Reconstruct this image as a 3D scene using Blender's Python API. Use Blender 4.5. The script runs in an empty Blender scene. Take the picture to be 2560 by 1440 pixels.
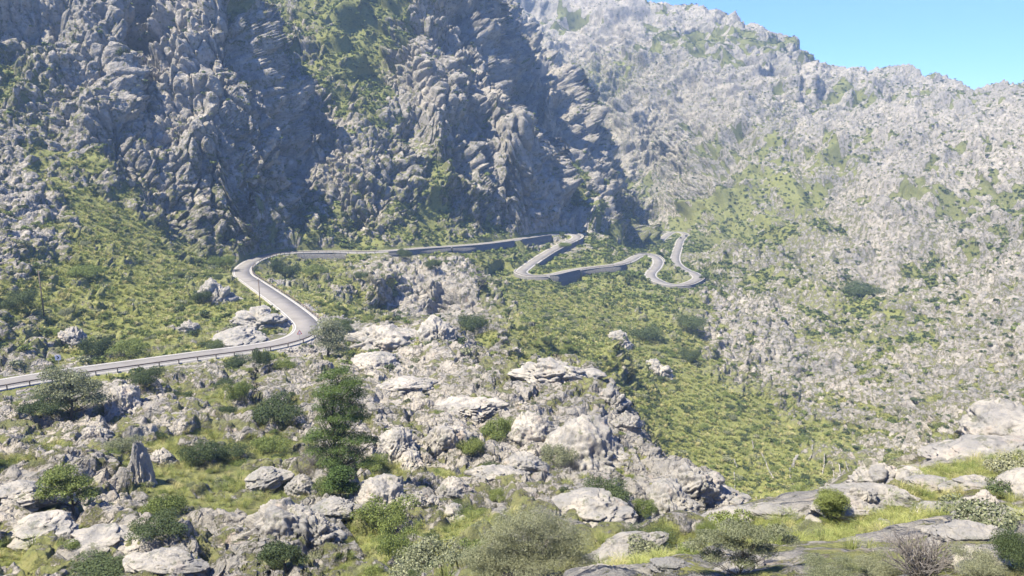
QUAL = 1
HAZE = 0.00018
LATE = 1
import bpy, bmesh, math, time
import numpy as np
from mathutils import Vector, Matrix
T0 = time.time()
rng = np.random.default_rng(7)
C = bpy.context.scene.collection
F32 = np.float32

# ------------------------------------------------------------------ camera geometry
FPX = 1930.0
PITCH = math.radians(12.3)
CT, ST = math.cos(PITCH), math.sin(PITCH)

def pix(u, v):
    """direction of a picture point: azimuth and tangent of elevation"""
    a = (np.asarray(u, float) - 1280) / FPX
    b = (720 - np.asarray(v, float)) / FPX
    dx, dy, dz = a, CT + b * ST, -ST + b * CT
    h = np.hypot(dx, dy)
    return np.arctan2(dx, dy), dz / h

def topix(x, y, z):
    f = y * CT - z * ST
    b = (y * ST + z * CT) / f
    return 1280 + FPX * x / f, 720 - FPX * b

# ------------------------------------------------------------------ noise
_tab = rng.random((64, 64, 64)).astype(F32) * 2 - 1
_tf = _tab.ravel()
def vnoise(x, y, z):
    x = x.astype(F32); y = y.astype(F32); z = z.astype(F32)
    ix = np.floor(x); iy = np.floor(y); iz = np.floor(z)
    fx = x - ix; fy = y - iy; fz = z - iz
    fx = fx * fx * (3 - 2 * fx); fy = fy * fy * (3 - 2 * fy); fz = fz * fz * (3 - 2 * fz)
    ix = ix.astype(np.int32) & 63; iy = iy.astype(np.int32) & 63; iz = iz.astype(np.int32) & 63
    jx = (ix + 1) & 63; jy = (iy + 1) & 63; jz = (iz + 1) & 63
    ix <<= 12; jx <<= 12; iy <<= 6; jy <<= 6
    def g(a, b, c): return _tf[a + b + c]
    c00 = g(ix, iy, iz); c00 += (g(ix, iy, jz) - c00) * fz
    c01 = g(ix, jy, iz); c01 += (g(ix, jy, jz) - c01) * fz
    c00 += (c01 - c00) * fy
    c10 = g(jx, iy, iz); c10 += (g(jx, iy, jz) - c10) * fz
    c11 = g(jx, jy, iz); c11 += (g(jx, jy, jz) - c11) * fz
    c10 += (c11 - c10) * fy
    return c00 + (c10 - c00) * fx

def rotp(P, k):
    """rotate the lattice a little for octave k"""
    a = 0.7 + k * 1.3
    c, s = math.cos(a), math.sin(a)
    return P[0] * c - P[1] * s + k * 17.3, P[0] * s + P[1] * c + k * 5.1, P[2] + k * 9.7

def worley(x, y, z, seed=0):
    """F1, F2 distances and a cell value"""
    ix = np.floor(x).astype(np.int32); iy = np.floor(y).astype(np.int32); iz = np.floor(z).astype(np.int32)
    f1 = np.full(x.shape, 9, F32); f2 = np.full(x.shape, 9, F32); cid = np.zeros(x.shape, F32)
    for a in (-1, 0, 1):
        for b in (-1, 0, 1):
            for c in (-1, 0, 1):
                X = ix + a; Y = iy + b; Z = iz + c
                h = ((X & 63) << 12) + ((Y & 63) << 6) + (Z & 63)
                px = X + .5 + .48 * _tf[h]; py = Y + .5 + .48 * _tf[h ^ 37421]; pz = Z + .5 + .48 * _tf[h ^ 91193]
                d = np.sqrt((px - x) ** 2 + (py - y) ** 2 + (pz - z) ** 2).astype(F32)
                m = d < f1
                f2 = np.where(m, f1, np.minimum(f2, d)); cid = np.where(m, _tf[h ^ 150011], cid); f1 = np.where(m, d, f1)
    return f1, f2, cid

def sst(a, b, x):
    t = np.clip((x - a) / (b - a), 0, 1)
    return t * t * (3 - 2 * t)

# ------------------------------------------------------------------ road centre line (picture point, then its distance from a steady fall of the road)
ROADPX = [(-420,1045),(-240,1006),(-120,984),(0,960),(160,934),(320,912),(480,890),(640,869),(715,854),(757,836),(768,812),(740,783),(700,752),(660,724),(628,702),(607,686),(610,668),(640,648),(685,635),(740,630),(830,628),(935,629),(1060,620),(1200,610),(1300,597),(1360,588),(1412,584),(1440,588),(1441,596),(1412,609),(1375,628),(1340,650),(1317,667),(1303,681),(1328,690),(1375,688),(1425,677),(1475,669),(1537,662),(1572,652),(1592,641),(1612,636),(1635,641),(1646,654),(1640,669),(1628,682),(1630,694),(1662,709),(1700,713),(1730,705),(1745,694),(1735,684),(1716,676),(1694,662),(1688,645),(1695,620),(1702,600),(1714,587),(1700,580),(1680,581),(1662,592),(1645,607),(1625,620)]
def solve_road():
    az, te = pix([p[0] for p in ROADPX], [p[1] for p in ROADPX])
    out = []
    i0 = 3
    r = 172.0
    def pt(i, r): return np.array([r * math.sin(az[i]), r * math.cos(az[i]), r * te[i]])
    pts = {i0: pt(i0, r)}
    for rngi, g in ((range(i0 + 1, len(az)), 0.068), (range(i0 - 1, -1, -1), -0.068)):
        prev = pts[i0]
        for i in rngi:
            if i == 29: g = 0.05
            rr = np.geomspace(60, 1200, 6000)
            X = rr * math.sin(az[i]); Y = rr * math.cos(az[i]); Z = rr * te[i]
            d = np.hypot(X - prev[0], Y - prev[1])
            e = Z - (prev[2] - g * d)
            pr = math.hypot(prev[0], prev[1])
            w = np.where(np.abs(e) < 0.25, np.abs(rr - pr), 1e9)
            k = int(np.argmin(w)) if w.min() < 1e8 else int(np.argmin(np.abs(e)))
            pts[i] = np.array([X[k], Y[k], Z[k]]); prev = pts[i]
    return np.array([pts[i] for i in range(len(az))])
RP = solve_road()
def catmull(P, step):
    out = []
    n = len(P)
    for i in range(n - 1):
        p0 = P[max(i - 1, 0)]; p1 = P[i]; p2 = P[i + 1]; p3 = P[min(i + 2, n - 1)]
        m = max(2, int(np.linalg.norm(p2 - p1) / step))
        t = (np.arange(m) / m)[:, None]
        out.append(0.5 * ((2 * p1) + (p2 - p0) * t + (2 * p0 - 5 * p1 + 4 * p2 - p3) * t ** 2 + (3 * p1 - p0 - 3 * p2 + p3) * t ** 3))
    out.append(P[-1:])
    return np.concatenate(out)
RC = catmull(RP, 1.0)
def smooth(P, it):
    for _ in range(it):
        Q = P.copy(); Q[1:-1] = (P[:-2] + 2 * P[1:-1] + P[2:]) / 4; P = Q
    return P
RC = smooth(RC, 6)
# resample at 1 m
sl = np.concatenate([[0], np.cumsum(np.hypot(*np.diff(RC[:, :2], axis=0).T))])
ss = np.arange(0, sl[-1], 1.0)
RC = np.stack([np.interp(ss, sl, RC[:, k]) for k in range(3)], 1)
RC[:, 2] = smooth(RC[:, 2:3], 40)[:, 0]
RT = np.gradient(RC[:, :2], axis=0); RT /= np.linalg.norm(RT, axis=1)[:, None]
RN = np.stack([-RT[:, 1], RT[:, 0]], 1)          # to the left of travel
RU, RV = topix(RC[:, 0], RC[:, 1], RC[:, 2])
RHW = 3.25
# station of each control point
RS = [int(np.argmin(np.hypot(RC[:, 0] - p[0], RC[:, 1] - p[1]))) for p in RP]
# ------------------------------------------------------------------ survey points of the land: (picture u, v, distance)
SURV = """
-300,1440,52 0,1440,52 300,1440,51 600,1440,49 850,1440,45 1050,1440,36 1200,1440,26 1350,1440,19 1600,1440,15.5 2000,1440,13 2400,1440,12 2800,1440,12
-300,1300,66 0,1300,66 300,1300,65 650,1300,64 950,1300,63 1150,1310,58 1350,1320,50 1500,1330,52
-300,1200,80 0,1200,80 250,1200,79 500,1200,79 850,1200,79 1100,1200,79 1300,1200,84 1450,1190,92
-300,1100,100 0,1100,100 300,1100,99 600,1100,98 900,1100,95 1150,1100,97 1350,1100,101 1540,1090,108
-300,1060,140 -100,1020,152 0,1015,140 300,1000,126 600,1000,122 900,1000,118 1200,1000,124 1420,1000,128 1530,1020,126
0,985,160 160,965,162 320,945,163 480,925,165 600,920,162 700,900,168 760,890,172 820,880,176
300,1440,51 1250,1420,22 1420,1405,21 1500,1395,22 1650,1352,25 1720,1325,27 1850,1282,30 1950,1280,33 2050,1272,35 2150,1212,37 2250,1185,39 2400,1112,43 2480,1080,45 2560,1040,48 2800,960,54
1600,1400,19 1800,1380,20 2100,1330,23 2300,1250,28 2500,1200,31 2500,1330,20 2200,1400,16.5 2700,1250,28 2700,1100,42
1600,1290,72 1700,1250,86 1760,1235,92 1830,1262,88
850,900,172 950,900,168 1100,900,165 1000,830,196 1130,850,180 880,820,205 850,790,215 950,788,212 1060,790,208 1130,832,190 1210,890,172 1290,928,164 1370,918,162 1440,896,164 1500,918,154 1545,985,140 1580,1055,126 1612,1120,114 1680,1200,104 1760,1215,97 1830,1262,92
1300,960,150 1440,950,150 1000,950,150
-300,900,190 0,900,188 200,870,200 400,850,205 560,840,205 690,820,208
-300,800,205 0,800,205 250,800,222 450,770,240 620,745,262
-300,700,230 0,700,232 200,700,252 400,700,275 540,690,315
-300,600,262 0,600,268 200,600,295 400,620,325 540,640,365
-300,500,310 0,500,322 150,500,335 350,520,352 500,560,366 640,610,405
-300,400,345 0,420,365 130,400,375 300,470,366 420,490,370 550,540,378 700,550,392 780,535,412 900,520,432 1000,470,460 1150,520,480 1250,565,500 1400,565,545 1470,530,590 1560,590,640 1610,612,665
740,595,415 900,595,425 1100,590,450
-300,250,400 0,300,405 200,300,400 290,260,402 0,100,450 200,130,440 290,100,440 -300,50,450 200,-40,485 290,-40,480 0,-100,500
400,300,415 350,150,465 350,300,425 400,100,455 430,-40,495 500,350,400 500,150,440 590,200,425 590,0,470 600,350,396 520,-60,490 640,440,402 645,100,478 668,200,468 702,300,455 716,390,436 690,460,412 640,-60,510 550,-100,500
745,300,500 715,150,550 690,40,595
740,500,435 760,400,470 800,300,488 900,400,455 850,470,446 960,450,452 750,180,500 700,60,550 800,80,560 850,-40,620 950,150,585 900,280,508 1000,340,490
960,60,585 1060,0,590 1060,100,560 1000,220,550 1090,250,528 1060,420,488 1135,370,500 1180,440,500 1060,-100,610 1180,-80,640
1180,150,565 1210,300,545 1280,400,525 1330,425,530
1214,-20,625 1232,60,612 1250,120,602 1280,190,596 1308,240,590 1335,310,578 1350,360,570 1352,400,562
1375,430,590 1420,470,610 1420,380,660 1380,250,700 1310,140,740 1260,30,800 1350,330,680
1400,180,740 1425,260,725 1448,330,705 1458,380,700 1530,395,700 1590,440,705 1602,500,705 1618,560,710 1628,600,715
1440,440,625 1500,500,640 1550,540,660
1640,560,860 1700,540,850 1660,480,930 1640,420,990 1520,350,1060 1480,280,1110 1480,200,1160 1400,150,1200 1330,90,1250 1240,0,1330 1150,-100,1400
1480,0,1400 1560,-5,1360 1700,6,1300 1780,30,1280 1850,58,1260 1920,72,1240 1960,85,1230 2000,118,1220 2080,162,1210
1500,100,1230 1380,112,1235 1400,60,1330 1600,90,1200 1700,180,1110 1700,320,1000 1600,280,1050 1850,200,1080 1850,120,1160 1830,330,950 1840,380,905 1750,450,860 1950,250,1020 1950,160,1130 2000,400,880 2080,300,1010
1780,560,760 1900,550,740 1800,620,650 2000,650,600 1870,680,550 1820,720,490 1950,760,470 2100,700,540 2200,600,640 2200,450,790 2200,300,990 2200,230,1120
1800,600,700
2400,300,990 2400,450,790 2400,600,640 2400,750,500 2400,900,400 2560,850,415 2560,700,500 2560,500,690 2560,350,860 2800,850,400 2800,650,500 2800,450,680 2800,300,880
2150,180,1290 2230,204,1280 2290,198,1270 2340,224,1240 2400,252,1210 2480,258,1170 2530,240,1140 2600,250,1150 2800,225,1150
1150,810,262 1250,820,250 1350,830,262 1400,870,260 1500,880,280 1480,800,350 1330,760,365 1400,730,400 1230,740,365
960,665,376 1000,690,366 1090,695,358 1180,705,348 950,785,345 1090,792,342 1180,788,330 950,690,350
700,680,365 850,690,360 800,740,300 680,700,330 850,770,262 750,720,315
1600,760,420 1700,760,425 1600,820,375 1700,850,365 1850,800,430 1600,900,325 1700,930,325 1850,900,375 1650,1000,290 1800,1000,310 2000,1000,350 2150,1000,355 1700,1100,255 1850,1100,275 2000,1100,295 2200,1100,315 2320,1100,310 1800,1200,240 2000,1200,255 2130,1180,265 2400,1000,345 2500,950,370 2380,1060,305 2460,1020,320 2600,1000,330
"""
# hidden ground: (picture column, distance, height)
HID = [(1300, 32, -22.5), (1500, 32, -26), (1500, 42, -33), (1700, 40, -30), (1700, 60, -44), (1900, 50, -36), (1900, 80, -62), (1900, 130, -96), (1900, 190, -122),
       (2100, 60, -40), (2100, 110, -80), (2100, 180, -118), (2300, 70, -42), (2300, 120, -78), (2300, 200, -115), (2500, 80, -40), (2500, 140, -78), (2500, 230, -108), (2800, 90, -38), (2800, 200, -90),
       (1620, 150, -88), (1700, 140, -92), (1780, 130, -90), (1560, 170, -84), (1560, 220, -92), (1660, 210, -108),
       (1000, 240, -76), (900, 240, -72), (1100, 235, -78), (1200, 210, -78), (1300, 200, -78), (1440, 200, -80), (1440, 240, -86),
       (600, 660, 95), (300, 620, 90), (0, 600, 85), (-300, 600, 60),
       (1300, 660, -20), (1400, 600, -66), (1340, 620, -40), (1560, 760, -70), (1600, 780, -105), (1630, 790, -112), (1500, 800, -60), (1650, 830, -112),
       (700, 640, 95), (1000, 720, 170), (1240, 1500, 300), (800, 900, 170), (1100, 1000, 200), (400, 900, 130), (0, 900, 90), (-300,900,60),
       (1500, 1600, 150), (1700, 1500, 120), (1900, 1450, 60), (2100, 1450, 40), (2400, 1450, 0), (2700, 1400, 0),
       (1500, 2400, 0), (1900, 2400, -60), (2400, 2400, -60), (700, 2400, 100), (0, 2400, 50), (2800, 2400, -60), (-300, 2400, 0)]
for u in (-300, 200, 700, 1200, 1700, 2200, 2800):
    HID += [(u, 3.0, -2.6), (u, 7.0, -5.4)]
HID += [(0, 20, -14.5), (0, 35, -23.5), (400, 20, -14.5), (400, 35, -23.5), (800, 20, -14), (800, 32, -22.5), (1100, 24, -16.5)]
_s = [tuple(float(a) for a in t.split(',')) for t in SURV.split()]
cu = np.array([t[0] for t in _s]); cv = np.array([t[1] for t in _s]); cr = np.array([t[2] for t in _s])
caz, cq = pix(cu, cv); clr = np.log(cr)
_e = (cu <= -290) | (cu >= 2790)
caz = np.concatenate([caz, np.sign(caz[_e]) * 1.25]); clr = np.concatenate([clr, clr[_e]]); cq = np.concatenate([cq, cq[_e]])
haz = np.array([pix(h[0], 700)[0] for h in HID]); hlr = np.log([h[1] for h in HID]); hq = np.array([h[2] / h[1] for h in HID])
k = np.arange(0, len(RC), 14)
rr_ = np.hypot(RC[k, 0], RC[k, 1])
raz = np.arctan2(RC[k, 0], RC[k, 1]); rlr = np.log(rr_); rq = (RC[k, 2] - .3) / rr_
KA = np.concatenate([caz, haz, raz]); KL = np.concatenate([clr, hlr, rlr]); KQ = np.concatenate([cq, hq, rq])
n = len(KA)
KA2 = KA * 1.6
D = np.hypot(KA2[:, None] - KA2[None], KL[:, None] - KL[None])
A = np.zeros((n + 3, n + 3)); A[:n, :n] = -D + np.eye(n) * 0.002; A[:n, n] = 1; A[:n, n + 1] = KA2; A[:n, n + 2] = KL; A[n:, :n] = A[:n, n:].T
W = np.linalg.solve(A, np.concatenate([KQ, [0, 0, 0]]))
AZ0, AZ1 = -1.28, 1.28
L0, L1 = math.log(2.5), math.log(2400)
GA, GL = 640, 700
ga = np.linspace(AZ0, AZ1, GA); gl = np.linspace(L0, L1, GL)
QG = np.zeros((GA, GL), F32)
for i in range(GA):
    d = np.hypot(ga[i] * 1.6 - KA2[None, :], gl[:, None] - KL[None, :]).astype(F32)
    QG[i] = -d @ W[:n].astype(F32) + W[n] + W[n + 1] * ga[i] * 1.6 + W[n + 2] * gl
for _ in range(2):
    QG[1:-1] = (QG[:-2] + 2 * QG[1:-1] + QG[2:]) / 4
    QG[:, 1:-1] = (QG[:, :-2] + 2 * QG[:, 1:-1] + QG[:, 2:]) / 4
def grid_s(G, az, lr):
    x = np.clip((az - AZ0) / (AZ1 - AZ0) * (GA - 1), 0, GA - 1.001); y = np.clip((lr - L0) / (L1 - L0) * (GL - 1), 0, GL - 1.001)
    i = x.astype(np.int32); j = y.astype(np.int32); fx = (x - i).astype(F32); fy = (y - j).astype(F32)
    f = G.ravel(); o = i * GL + j
    a = f[o] * (1 - fy) + f[o + 1] * fy
    b = f[o + GL] * (1 - fy) + f[o + GL + 1] * fy
    return a * (1 - fx) + b * fx
def hit_base(u, v):
    """distance at which the sight line of a picture point meets the smooth land"""
    az, te = pix(u, v)
    lr = np.linspace(math.log(8), L1, 2500)
    q = grid_s(QG, np.full(2500, float(az)), lr)
    w = np.nonzero(q >= te)[0]
    return float(az), (float(lr[w[0]]) if len(w) else None)

# ------------------------------------------------------------------ plant cover read off the photograph, cell by cell, laid on the land
COV = ["11211123358853111111222222222222", "64221112348721111111222222222222", "64312112236821111155322232222222", "43312112112621111112222232222222", "33322112112332111112223332222222", "25444332212236321113333544322222", "22764444553456432114434454223322", "23678756655556554345645555423333", "36777888776321367777764444323322", "58887768877421167888763335554333", "47778876424443347787772224554332", "35553455233222254567885322333323", "35432454331222243357999753333333", "44352364432323322311899985433353", "43435644543333322202699996542346", "22335544444544433320118884423323", "25424522334445574421133333344333", "75344333344556663355433344444334"]
TONE = ["33333333355544333333333333333333", "33333333345544333333333333333333", "33333333344544333355333333333333", "34333333334433333333333333333333",
        "35543333335555333333333455333333", "36543333335555333333333455333333", "34764333333655433333334455333333", "47785432244566545664334455443333",
        "68887652466552255665543444444444", "78887765665532244556644345665555", "67876654444444355564456445555555", "35677334444445446667655555555555",
        "34466335344455544567766655555555", "44467743354444444457777666555567", "35547643543444443468887776555566", "44445554455544444455888876667777",
        "85544444444444554567665788877766", "88545444444555554457778888877655"]
pa, pl, pc, pt_ = [], [], [], []
for j in range(18):
    for i in range(32):
        az, l = hit_base(i * 80 + 40, j * 80 + 40)
        if l is None: continue
        pa.append(az * 1.6); pl.append(l); pc.append(int(COV[j][i]) / 9); pt_.append(int(TONE[j][i]) / 9)
pa = np.array(pa, F32); pl = np.array(pl, F32); pc = np.array(pc, F32); pt_ = np.array(pt_, F32)
CG = np.zeros((GA, GL), F32); TG = np.zeros((GA, GL), F32)
for i in range(GA):
    d2 = (ga[i] * 1.6 - pa[None, :]) ** 2 + (gl[:, None] - pl[None, :]) ** 2 + 0.0006
    w = 1 / d2 ** 2
    s = w.sum(1)
    CG[i] = (w @ pc) / s; TG[i] = (w @ pt_) / s
print('maps', time.time() - T0)
# ------------------------------------------------------------------ the land mesh
NC, NR = (1150, 1500) if QUAL else (560, 760)
_o = np.linspace(0, 1, 46)[1:] ** 1.5 * .62 + .64
az = np.concatenate([-_o[::-1], np.linspace(-0.64, 0.64, NC), _o]); NA = len(az)
lf = np.linspace(math.log(5.0), math.log(2300), 3000)
ROWL = np.zeros((NA, NR))
for i in range(NA):
    q = grid_s(QG, np.full(3000, az[i]), lf)
    dq = np.diff(q); rm = np.maximum.accumulate(q)[:-1]
    vis = np.where(q[:-1] < rm - 0.01, 0.22, 1.0)
    fr = np.where(q[:-1] < -0.64, 0.25, 1.0) * np.where(q[:-1] > 0.28, 0.12, 1.0)
    w = (np.sqrt(dq ** 2 + (0.12 * np.diff(lf)) ** 2) * vis * fr + 2e-6)
    ROWL[i] = np.interp(np.linspace(0, 1, NR), np.concatenate([[0], np.cumsum(w)]) / w.sum(), lf)
for _ in range(8):
    ROWL[1:-1] = (ROWL[:-2] + 2 * ROWL[1:-1] + ROWL[2:]) / 4
AZ = np.repeat(az[:, None], NR, 1)
R = np.exp(ROWL)
Z = (grid_s(QG, AZ.ravel(), ROWL.ravel()).reshape(R.shape) * R)
X = R * np.sin(AZ); Y = R * np.cos(AZ)
cov = grid_s(CG, AZ.ravel(), ROWL.ravel()); tone = grid_s(TG, AZ.ravel(), ROWL.ravel())
X = X.ravel().astype(F32); Y = Y.ravel().astype(F32); Z = Z.ravel().astype(F32); Rr = R.ravel().astype(F32)
print('grid', time.time() - T0)

def normals(X, Y, Z):
    P = np.stack([X, Y, Z], -1).reshape(NA, NR, 3).astype(F32)
    a = np.gradient(P, axis=0); b = np.gradient(P, axis=1)
    N = np.cross(a, b); N = -N if N[NA // 2, NR // 2, 2] < 0 else N
    N /= np.linalg.norm(N, axis=2, keepdims=True) + 1e-9
    return N.reshape(-1, 3)
def lod(lam, r, px=1.6):
    """weight of a feature of wave length lam at distance r: gone when under px pixels of the 1024 wide picture"""
    return np.clip(lam * 772 / (r * px) - 1, 0, 1).astype(F32)

# nearest road station
def near_road(X, Y, maxd=30):
    x0, y0 = RC[:, 0].min() - maxd, RC[:, 1].min() - maxd
    nx = int((RC[:, 0].max() + maxd - x0) / 4) + 2; ny = int((RC[:, 1].max() + maxd - y0) / 4) + 2
    gx, gy = np.meshgrid(x0 + 4 * np.arange(nx) + 2, y0 + 4 * np.arange(ny) + 2, indexing='ij')
    cell = np.full((nx, ny), False)
    for k in range(0, len(RC), 4):
        cell |= (gx - RC[k, 0]) ** 2 + (gy - RC[k, 1]) ** 2 < (maxd + 4) ** 2
    ix = ((X - x0) / 4).astype(int); iy = ((Y - y0) / 4).astype(int)
    ok = (ix >= 0) & (iy >= 0) & (ix < nx) & (iy < ny)
    ok[ok] = cell[ix[ok], iy[ok]]
    idx = np.nonzero(ok)[0]
    dist = np.full(X.shape, 999., F32); st = np.zeros(X.shape, np.int32)
    RX = RC[::2, 0].astype(F32); RY = RC[::2, 1].astype(F32)
    for s in range(0, len(idx), 20000):
        j = idx[s:s + 20000]
        d = (X[j, None] - RX[None]) ** 2 + (Y[j, None] - RY[None]) ** 2
        m = d.argmin(1); dist[j] = np.sqrt(d[np.arange(len(j)), m]); st[j] = m * 2
    # refine the distance to the line
    j = np.nonzero(dist < 900)[0]; s_ = st[j]
    dx = X[j] - RC[s_, 0]; dy = Y[j] - RC[s_, 1]
    lat = dx * RN[s_, 0] + dy * RN[s_, 1]; alo = dx * RT[s_, 0] + dy * RT[s_, 1]
    mid = np.abs(alo) < 1.6
    side = np.sign(lat)
    d2 = np.where(mid, np.abs(lat), dist[j])
    dist[j] = d2
    sd = np.zeros(X.shape, F32); sd[j] = side
    return dist, sd, st, j

# retaining walls: (first control point, last, side, height of the wall below the road, parapet)
WALLS = [(18.8, 20.4, -1, 3.6, 0.0), (21.2, 22.4, -1, 2.6, 0.3), (22.4, 23.7, -1, 3.8, 0.3), (23.9, 25.2, -1, 4.6, 0.35), (26.6, 28.4, 1, 3.0, 0.4),
         (28.4, 31.6, 1, 2.8, 0.15), (32.6, 34.8, -1, 1.6, 0.2), (34.8, 36.3, -1, 7.5, 0.8), (36.3, 38.4, -1, 3.4, 0.2), (40.6, 43.2, 1, 1.2, .35), (46.5, 50.6, -1, 1.0, 0.3)]
def stn(c):
    a = int(c); return int(RS[a] + (c - a) * ((RS[min(a + 1, len(RS) - 1)]) - RS[a]))
WH = np.zeros((2, len(RC)))     # wall height on each side (0: right, 1: left)
for a, b, sd_, h, p in WALLS:
    s0, s1 = stn(a), stn(b)
    WH[0 if sd_ < 0 else 1, s0:s1] = h

N0 = normals(X, Y, Z)
steep = 1 - sst(0.62, 0.9, N0[:, 2])             # 1 on cliffs
dist, side, st, rj = near_road(X, Y, 34)

# ---- large rock masses
P = (X, Y, Z)
veg = cov.copy()
nz = vnoise(X / 19, Y / 19, Z / 19) * .3 + vnoise(X / 8 + 9, Y / 8, Z / 6) * .5 + vnoise(X / 3.4 + 3, Y / 3.4, Z / 2.7) * .42 * lod(3.4, Rr) + vnoise(X / 1.5, Y / 1.5, Z / 1.2) * .2 * lod(1.5, Rr)
nz += sst(350, 600, Rr) * (vnoise(X / 95 + 3, Y / 95, Z / 60) * .50 + vnoise(X / 42, Y / 42 + 8, Z / 26) * .36)
thr = (cov - 0.56 + .16 * sst(350, 600, Rr)) * 1.5                          # rock where the noise is over this
rock = sst(-0.07, 0.16, nz - thr + 0.05 + steep * 0.27)
print('rock', time.time() - T0)
disp = np.zeros(len(X), F32)
# big buttress relief on cliffs
_w = vnoise(X / 90, Y / 90, Z / 90) * .8
big = (.32 - np.abs(vnoise(X / 48 + _w, Y / 48, Z / 190))) * 30 * steep
big += (.3 - np.abs(vnoise(X / 19 + 4 + _w, Y / 19, Z / 80))) * 15 * steep
big += (np.abs(vnoise(X / 30 + 14, Y / 30, Z / 22 + _w)) - .3) * 7 * steep
_c = (Z - .25 * X + 12 * vnoise(X / 60, Y / 60, Z / 60)) / 26
big += steep * 5 * (sst(.2, .8, _c - np.floor(_c)) - (_c - np.floor(_c)))
far_ = sst(380, 650, Rr)
big += (.3 - np.abs(vnoise(X / 120, Y / 120, Z / 80 + 5))) * 34 * far_ + (.3 - np.abs(vnoise(X / 52 + 7, Y / 52, Z / 30))) * 17 * far_ * sst(-.5, .4, vnoise(X / 200, Y / 200, Z / 200))
big += far_ * ((.33 - np.abs(vnoise(X / 33 + 3, Y / 33, Z / 20))) * 19 + (np.abs(vnoise(X / 21, Y / 21 + 7, Z / 12)) - .3) * 11)
# ledges and small cliffs in the far rock
_b = (Z + .35 * X + 14 * vnoise(X / 80, Y / 80, Z / 80)) / 17
big += far_ * 9 * (sst(.25, .75, _b - np.floor(_b)) - (_b - np.floor(_b)))
# shaded hollows and caves bitten into the mountain sides
for u_, v_, rad, dep in ((1425, 75, 80, .38), (1520, 85, 40, .35), (1755, 62, 34, .8), (1962, 175, 46, .8), (1890, 235, 30, .7), (1850, 345, 46, .75), (1415, 215, 26, .6), (2240, 265, 26, .6), (2330, 330, 22, .6), (1800, 150, 20, .7), (1700, 230, 16, .7), (1560, 450, 50, .4),
                        (60, 70, 75, .5), (350, 190, 42, 1.2), (356, 110, 40, 1.2), (362, 20, 40, 1.1), (345, 270, 34, 1.0), (215, 180, 20, .5), (520, 80, 28, .5), (640, 500, 30, .5), (700, 480, 26, .5), (1110, 770, 50, .45), (1170, 760, 36, .45), (2540, 870, 34, .6), (2110, 560, 22, .6), (2280, 500, 26, .5), (2000, 420, 24, .5)):
    a_, l_ = hit_base(u_, v_)
    if l_ is None: continue
    r_ = math.exp(l_); c_ = (r_ * math.sin(a_), r_ * math.cos(a_)); zc = float(grid_s(QG, np.array([a_]), np.array([l_]))[0]) * r_
    R_ = rad / FPX * r_
    j_ = np.nonzero((np.abs(X - c_[0]) < 3 * R_) & (np.abs(Y - c_[1]) < 3 * R_))[0]
    dd = np.sqrt((X[j_] - c_[0]) ** 2 + ((Y[j_] - c_[1]) * .8) ** 2 + ((Z[j_] - zc) * .8) ** 2) / R_ + .35 * vnoise(X[j_] / R_ * 1.5, Y[j_] / R_ * 1.5, Z[j_] / R_ * 1.5)
    big[j_] -= dep * R_ * (1 - sst(.62, 1.05, dd)) / np.maximum(sst(130, 330, Rr[j_]), .3)
big *= sst(130, 330, Rr) * sst(3, 32, dist)
disp += big
def sub(mask, f):
    """evaluate f only where mask holds"""
    j = np.nonzero(mask)[0]
    out = np.zeros(len(X), F32)
    if len(j): out[j] = f(X[j], Y[j], Z[j], j)
    return out
bed = np.where(steep > .5, 0.38, 1.7 + .9 * far_).astype(F32)   # cliffs weather upright, slopes in beds
NX = N0[:, 0]; NY = N0[:, 1]
ro = np.zeros(len(X), F32)
lam, k = 15.0, 0
while lam > 0.11:
    w = lod(lam, Rr)
    m = (w > 0) & (rock > .01)
    a = 0.20 * lam ** 0.88
    def f(x, y, z, j, lam=lam, k=k, a=a):
        zz = z * bed[j]
        p = rotp((x / lam, y / lam, zz / lam), k)
        nn = vnoise(*p)
        if k % 3 == 0: v = (0.38 - np.abs(nn)) * 1.7
        elif k % 3 == 1: v = (np.abs(nn) ** .8 - .38) * 1.3
        else: v = nn * 1.1
        return v * a * w[j]
    ro += sub(m, f)
    lam /= 1.75; k += 1
# blocks split by joints
for lam, amp in ((16., 1.7), (6.5, 1.45), (1.9, .42)):
    w = lod(lam, Rr, 2.5)
    amp_ = amp * (sst(200, 500, Rr) if lam > 10 else 1 + .7 * steep * sst(120, 250, Rr))
    def f(x, y, z, j, lam=lam, amp=amp_):
        o = vnoise(x / lam * .8, y / lam * .8, z / lam * .8) * .6
        f1, f2, cid = worley(x / lam + o, y / lam - o, z / lam * bed[j] + o)
        return (sst(0, .22, f2 - f1) * 1.0 + cid * .5 - .8) * amp[j] * w[j]
    ro += sub((w > 0) & (rock > .01), f)
hump = 0.9 + 0.5 * vnoise(X / 12, Y / 12, Z / 12)
near = sst(140, 420, Rr)
disp += rock * (ro * (0.72 + .5 * near) * (1 + .55 * steep * sst(120, 300, Rr)) + hump * (0.9 + 0.5 * near)) - (1 - rock) * 0.1
# soft ground
disp += (1 - rock) * (vnoise(X / 5, Y / 5, Z / 5) * .35 + vnoise(X / 1.7, Y / 1.7, Z / 1.7) * .14 * lod(1.7, Rr))
# keep the knoll under the camera calm
calm = sst(14, 60, Rr)
disp *= 0.36 + 0.64 * calm
disp *= 1 - .55 * sst(.22, .32, AZ.ravel()) * (1 - sst(60, 90, Rr))
free = sst(RHW + .8, RHW + 6, dist)
disp = np.where(disp > 0, disp * free, disp * sst(RHW + .5, RHW + 3, dist))
X = X + N0[:, 0] * disp; Y = Y + N0[:, 1] * disp; Z = Z + N0[:, 2] * disp
print('disp1', time.time() - T0)
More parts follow.
